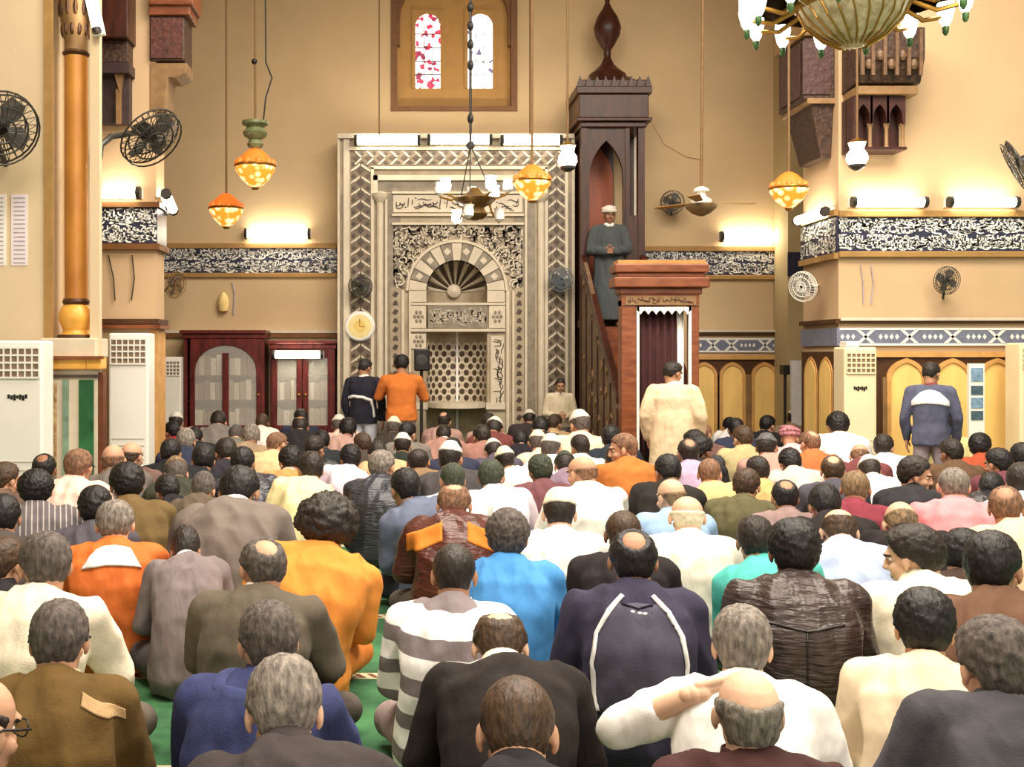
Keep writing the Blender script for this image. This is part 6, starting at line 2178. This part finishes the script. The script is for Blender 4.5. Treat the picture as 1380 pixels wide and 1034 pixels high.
# settle: nobody sits inside a neighbour; a person moved back or forward keeps the head in place by his height
SH = [0.0] * len(PL)
for it in range(120):
    moved = 0
    for i in range(len(PL)):
        pi_, Yi = PL[i]
        for j in range(i + 1, len(PL)):
            pj, Yj = PL[j]
            hi_ = TEMPL[pi_[2]]['head']; hj_ = TEMPL[pj[2]]['head']
            dX = abs((pi_[0] + SH[i] - VX) * PL[i][1] / F - hi_[0] - (pj[0] + SH[j] - VX) * PL[j][1] / F + hj_[0])
            if dX > .50:
                continue
            need = (.65 if pi_[1] < 660 and pj[1] < 660 else .60) * sqrt(max(0.05, 1 - (dX / .54) ** 2))
            dY = PL[j][1] - hj_[1] - PL[i][1] + hi_[1]
            if abs(dY) < need:
                push = (need - abs(dY)) * .25
                sg = 1 if dY >= 0 else -1
                if dY == 0:
                    sg = 1
                if not pi_[10].get('fix'):
                    PL[i][1] -= sg * push
                if not pj[10].get('fix'):
                    PL[j][1] += sg * push
                if PL[i][0][1] < 650 and PL[j][0][1] < 650:
                    sd_ = .12 if PL[i][0][0] < PL[j][0][0] else -.12
                    SH[i] = max(-12, min(12, SH[i] - sd_)); SH[j] = max(-12, min(12, SH[j] + sd_))
                moved += 1
    for q_ in PL:
        p = q_[0]
        if p[10].get('fix'):
            continue
        T = TEMPL[p[2]]; hz = T['head'][2]
        # keep the body height believable: 0.84 .. 1.16 of the figure
        s_ = max(p[1] - VY, 12)
        k0 = p[10].get('k', 1.0)
        kx, kn_ = (1.2, .80) if p[1] < 650 else (1.15, .86)
        lo_, hi_ = F * (CZ - hz * kx * k0) / s_, F * (CZ - hz * kn_ * k0) / s_
        mid = F * (CZ - hz * k0) / s_
        q_[1] = min(max(q_[1], lo_), hi_)
        q_[1] = min(q_[1], limits(p[0]) + .12)
        if 195 < p[0] < 252 and 10.3 < q_[1] < 12.5:
            q_[1] = 12.5 if q_[1] > 11.2 else 10.3
    if not moved:
        break

# a filler with no room left gives up the seat
def crowded(i):
    p = PL[i][0]; h = TEMPL[p[2]]['head']
    for j, (pj, Yj) in enumerate(PL):
        if j == i:
            continue
        hj = TEMPL[pj[2]]['head']
        dX = (p[0] + SH[i] - VX) * PL[i][1] / F - h[0] - (pj[0] + SH[j] - VX) * Yj / F + hj[0]
        dY = PL[i][1] - h[1] - Yj + hj[1]
        if (dX / .50) ** 2 + (dY / .56) ** 2 < .82:
            return True
    return False


i_ = len(PL) - 1
while i_ >= 0:
    if PL[i_][0][10].get('fill') and crowded(i_):
        PL.pop(i_); SH.pop(i_)
    i_ -= 1

# labels of the filled seats say where each one is
from collections import defaultdict
by = defaultdict(list)
for q_ in PL:
    p = q_[0]
    if p[10].get('fill'):
        by['%s in %s %s' % (p[9][0], p[9][1], zone(p[0]))].append(q_)
ORD = ['leftmost', 'second from left', 'third from left', 'fourth from left', 'fifth from left', 'sixth from left']
lab = {}
for b_, lst in by.items():
    lst.sort(key=lambda q_: q_[0][0])
    for i, q_ in enumerate(lst):
        hn, cn = q_[0][9]
        lab[id(q_)] = ('person with ' + b_) if len(lst) == 1 else ('%s: person with %s' % (ORD[min(i, 5)], b_))
used = defaultdict(int)


def local_mesh(mb, name, parent, mat, smooth=True):
    me = bpy.data.meshes.new(name)
    me.from_pydata(mb.v, [], mb.f); me.materials.append(mat)
    bm = bmesh.new(); bm.from_mesh(me); bmesh.ops.recalc_face_normals(bm, faces=bm.faces); bm.to_mesh(me); bm.free()
    if smooth:
        me.shade_smooth()
    o = bpy.data.objects.new(name, me); COL.objects.link(o); o.parent = parent
    return o


def on_back(T, key='top'):
    me = T[key]
    return BVHTree.FromPolygons([v.co for v in me.vertices], [tuple(p.vertices) for p in me.polygons])


def back_line(bvh, pts, lift=.004, sub=8):
    out = []
    for (a, b_) in zip(pts, pts[1:]):
        for i in range(sub):
            t = i / sub
            x, z = a[0] + (b_[0] - a[0]) * t, a[1] + (b_[1] - a[1]) * t
            h = bvh.ray_cast(Vector((x, -2, z)), Vector((0, 1, 0)))
            if h[0] is not None:
                out.append((h[0] + h[1] * lift, h[1]))
    return out


def strip(line, w):
    """cloth strip of width w lying on the garment"""
    mb = MB(); vs, fs = [], []
    n = len(line)
    for i, (p, nr) in enumerate(line):
        t = (line[min(i + 1, n - 1)][0] - line[max(i - 1, 0)][0])
        if t.length < 1e-6:
            t = Vector((0, 0, 1))
        t.normalize()
        s_ = t.cross(nr).normalized() * w * .5
        vs += [p + s_, p + nr * .003, p - s_, p - nr * .008]
    for i in range(n - 1):
        for j in range(4):
            fs.append((4 * i + j, 4 * i + (j + 1) % 4, 4 * i + 4 + (j + 1) % 4, 4 * i + 4 + j))
    fs.append((0, 3, 2, 1)); fs.append(tuple(4 * (n - 1) + j for j in range(4)))
    mb.add(vs, fs)
    return mb


def patch(bvh, fn, nu=14, nv=10, lift=.005, thick=.004):
    """piece of cloth lying on the garment; fn(u, v) gives x, z on the back"""
    P_ = {}
    for j in range(nv + 1):
        for i in range(nu + 1):
            x, z = fn(i / nu, j / nv)
            h = bvh.ray_cast(Vector((x, -2, z)), Vector((0, 1, 0)))
            if h[0] is not None and h[1].y < .35:
                P_[i, j] = (h[0] + h[1] * lift, h[0] - h[1] * thick)
    mb = MB(); idx = {}
    for key, (a, b_) in P_.items():
        idx[key] = len(mb.v); mb.v += [a, b_]
    edges = defaultdict(int); quads = []
    for j in range(nv):
        for i in range(nu):
            q4 = [(i, j), (i + 1, j), (i + 1, j + 1), (i, j + 1)]
            if all(k_ in idx for k_ in q4):
                quads.append(q4)
                for a, b_ in zip(q4, q4[1:] + q4[:1]):
                    edges[a, b_] += 1
    for q4 in quads:
        mb.f.append([idx[k_] for k_ in q4]); mb.f.append([idx[k_] + 1 for k_ in q4[::-1]]); mb.m += [0, 0]
    for (a, b_) in list(edges):
        if (b_, a) not in edges:
            mb.f.append([idx[a], idx[a] + 1, idx[b_] + 1, idx[b_]]); mb.m.append(0)
    return mb


def bil(c):
    return lambda u_, v_: tuple((c[0][k_] * (1 - u_) + c[1][k_] * u_) * (1 - v_) + (c[3][k_] * (1 - u_) + c[2][k_] * u_) * v_ for k_ in (0, 1))


def interp(tab, z):
    for (z0, x0), (z1, x1) in zip(tab, tab[1:]):
        if z0 >= z >= z1:
            return x0 + (x1 - x0) * (z - z0) / (z1 - z0)
    return tab[-1][1]


WHITE_C = cloth((240, 240, 240), 'shirt')
for qi_, q_ in enumerate(PL):
    p, Y = q_
    x, y, tn, rgb, kind, hair, hcol, skin, rz, label, o_ = p
    x += SH[qi_]
    if y < 655 and tn in ('cross', 'kneel'):
        tn = {'cross': ('cross', 'crossb', 'crossc'), 'kneel': ('kneel', 'kneelb', 'kneel')}[tn][int(x * 3 + y * 5) % 3]
    rz += (int(x * 13 + y * 7) % 15) - 7 if abs(rz) < 10 and y < 660 else 0
    rz += math.degrees(atan2(VX - x, F)) * .75
    T = TEMPL[tn]
    hx, hy, hz = T['head']
    k = (CZ - (y - VY) * Y / F) / hz
    k = min(1.2 * o_.get('k', 1), max(.80, k))
    a = radians(rz)
    HX, HY = (hx * cos(a) - hy * sin(a)) * k, (hx * sin(a) + hy * cos(a)) * k
    X = (x - VX) * Y / F
    loc = (X - HX, Y - HY, 0)
    if o_.get('fill'):
        label = lab[id(q_)]
    col_ = o_.get('collar')
    tr_ = o_.get('trous', [(58, 56, 60), (84, 76, 70), (46, 48, 60), (110, 100, 92), (66, 58, 52)][int(x * 7 + y) % 5])
    r, t = person(tn, loc, a, k, rgb, kind, hair, hcol, skin, label, tr_, col_, 'worshippers seated on the green carpet', o_.get('topname', 'jacket'), y > 600 or col_ is not None, min(1.13, o_.get('wide', 1.0)))
    N_ = T['N']
    if o_.get('piping'):
        bv = on_back(T)
        zt_ = N_.z + .045
        tab = [(zt_ - .02, .05), (zt_ - .07, .10), (zt_ - .15, .142), (zt_ - .25, .158), (zt_ - .36, .150), (zt_ - .43, .140)]
        local_mesh(patch(bv, lambda u_, v_: ((2 * u_ - 1) * interp(tab, zt_ - .045 - .38 * v_), zt_ - .045 - .38 * v_), 20, 22, .003), 'back_panel', t, cloth((78, 76, 92), 'wool'))
        for s_ in (1, -1):
            ln = back_line(bv, [(s_ * x_, z_) for z_, x_ in tab], .006)
            local_mesh(strip(ln, .020), 'white_piping', t, WHITE_C)
        ln = back_line(bv, [(-.055, zt_ - .045), (0, zt_ - .065), (.055, zt_ - .045)], .006)
        local_mesh(strip(ln, .008), 'yoke_seam', t, cloth((30, 30, 44), 'wool'))
        em = MB()
        for ex in (-.022, .004, .022):
            h = bv.ray_cast(Vector((ex, -2, zt_ - .075 + (.006 if ex < 0 else 0))), Vector((0, 1, 0)))
            if h[0] is not None:
                em.ball(h[0], (.010, .006, .007), 8)
        local_mesh(em, 'emblem', t, WHITE_C)
    if o_.get('redstripe'):
        bv = on_back(T)
        ln = back_line(bv, [(.02, N_.z - .20), (.10, N_.z - .175), (.17, N_.z - .15)], .004)
        local_mesh(strip(ln, .018), 'red_stripe', t, cloth((196, 62, 46), 'shirt'))
    if o_.get('patch'):
        bv = on_back(T)
        local_mesh(patch(bv, bil([(.10, N_.z + .01), (.22, N_.z - .055), (.22, N_.z - .085), (.10, N_.z - .02)])), 'shoulder_strap', t, cloth((176, 146, 106), 'wool'))
    if o_.get('seam'):
        bv = on_back(T)
        ln = back_line(bv, [(-.15, N_.z - .10), (0, N_.z - .125), (.15, N_.z - .10)], .003)
        local_mesh(strip(ln, .012), 'yoke_seam', t, cloth((40, 32, 30), 'leather'))
        ln = back_line(bv, [(0, N_.z - .13), (0, N_.z - .45)], .003)
        local_mesh(strip(ln, .008), 'back_seam', t, cloth((40, 32, 30), 'leather'))
    if o_.get('whiteband'):
        bv = on_back(T)
        ln = back_line(bv, [(-.12, N_.z - .05), (0, N_.z - .09), (.13, N_.z - .07), (.2, N_.z - .2)], .004)
        local_mesh(strip(ln, .03), 'white_band', t, WHITE_C)
    if o_.get('sleevestripe'):
        bv = on_back(T)
        for dz in (.06, .12, .18):
            ln = back_line(bv, [(-.16, N_.z - dz - .02), (-.05, N_.z - dz + .005), (.08, N_.z - dz), (.2, N_.z - dz - .06)], .004)
            local_mesh(strip(ln, .022), 'white_stripe', t, WHITE_C)
    if o_.get('yoke'):
        bv = on_back(T)
        for s_ in (1, -1):
            local_mesh(patch(bv, bil([(s_ * .06, N_.z + .03), (s_ * .235, N_.z - .05), (s_ * .235, N_.z - .15), (s_ * .06, N_.z - .06)])), 'tan_shoulder', t, cloth((206, 124, 48), 'wool'))
    if o_.get('bib'):
        bv = on_back(T)
        local_mesh(patch(bv, lambda u_, v_: ((2 * u_ - 1) * (.075 + .055 * v_), N_.z + .035 - .085 * v_ - .02 * (2 * u_ - 1) ** 2), 16, 8, .012), 'white_collar', t, WHITE_C)
    if o_.get('hood'):
        mb = MB()
        pts = [N_ + Vector((.105 * cos(b_), -.01 + .115 * sin(b_), .012 - .03 * max(0, -sin(b_)))) for b_ in [radians(150 + i * 12) for i in range(21)]]
        mb.tube(pts, [.022 + .034 * sin(pi * i / 20) for i in range(21)], 12)
        me_ = fuse(mb, .01, 4); add_folds(me_, .004, 5); me_.materials.append(cloth(o_['hood'], 'wool')); me_.shade_smooth()
        h_ = bpy.data.objects.new('hood', me_); COL.objects.link(h_); h_.parent = t
    if o_.get('glasses'):
        mb = MB()
        for s_ in (1, -1):
            mb.tube([(s_ * .078, .085, .012), (s_ * .090, .03, .014), (s_ * .090, -.005, .016), (s_ * .088, -.03, .002)], .0028, 6)
            mb.tube([(s_ * (.036 + .026 * cos(b_)), .102 - .01 * abs(cos(b_)), .008 + .019 * sin(b_)) for b_ in [2 * pi * i / 14 for i in range(15)]], .0022, 5)
        mb.tube([(-.012, .103, .012), (.012, .103, .012)], .002, 5)
        g_ = local_mesh(mb, 'glasses', r, BLACK)
        g_.matrix_local = T['M']


# ------------------------------------------------------------------ those who stand
def stander(tn, px, py, Y, zfoot, rz, rgb, kind, hair, hcol, skin, label, **o_):
    T = TEMPL[tn]
    hx, hy, hz = T['head']
    k = (CZ - (py - VY) * Y / F - zfoot) / hz
    a = radians(rz)
    HX, HY = (hx * cos(a) - hy * sin(a)) * k, (hx * sin(a) + hy * cos(a)) * k
    return person(tn, ((px - VX) * Y / F - HX, Y - HY, zfoot), a, k, rgb, kind, hair, hcol, skin, label, o_.get('trous', (70, 64, 62)), o_.get('collar'), None, o_.get('topname', 'jacket'), True, o_.get('wide', 1.0)), k


(r, t), k = stander('stand', 492, 496, 14.2, 0, -18, (42, 42, 54), 'wool', 'short', 'dark', 1, 'person standing at the niche in navy jacket with a white band across the back', trous=(206, 210, 224), collar=(236, 234, 232), wide=1.06)
bv = on_back(TEMPL['stand'])
local_mesh(strip(back_line(bv, [(-.2, 1.16), (-.1, 1.185), (.05, 1.17), (.14, 1.13), (.165, 1.0), (.175, .88)], .006, 10), .05), 'white_band', t, WHITE_C)
(r, t), k = stander('standraised', 541, 492, 13.75, 0, 0, (206, 118, 54), 'wool', 'full', 'black', 1, 'person standing at the niche in an orange jumper with both hands raised', trous=(112, 98, 92), topname='jumper', wide=1.1)
(r, t), k = stander('standrobe', 907, 503, 11.2, 0, -18, (228, 204, 168), 'robe', 'short', 'dark', 1, 'person standing in a long cream robe before the pulpit doorway', trous=(210, 190, 160), topname='robe', collar=(238, 218, 186), wide=1.12)
(r, t), k = stander('stand', 1255, 504, 10.9, 0, -30, (86, 90, 112), 'denim', 'short', 'dark', 1, 'youth walking in blue-grey jacket with white shoulders before the right pier', trous=(150, 138, 146), collar=(120, 62, 66), wide=1.0)
bv = on_back(TEMPL['stand'])
local_mesh(patch(bv, lambda u_, v_: ((2 * u_ - 1) * (.10 + .09 * min(1, v_ * 1.6)), 1.41 - .15 * v_ - .03 * (2 * u_ - 1) ** 2), 16, 10, .006), 'white_shoulders', t, WHITE_C)
(r, t), k = stander('standfront', 755, 520, 14.5, 0, 180, (206, 194, 166), 'shirt', 'short', 'dark', 1, 'boy in pale shirt facing the crowd at the right edge of the niche', trous=(110, 106, 100), topname='shirt', collar=(236, 228, 208))
(r, t), k = stander('preacher', 821, 290, 14.95, 2.0, 172, (74, 80, 82), 'robe', 'turban', 'white', 2, 'preacher in dark grey robe and white turban standing high on the pulpit stair', trous=(60, 60, 64), topname='robe', collar=(236, 236, 236))
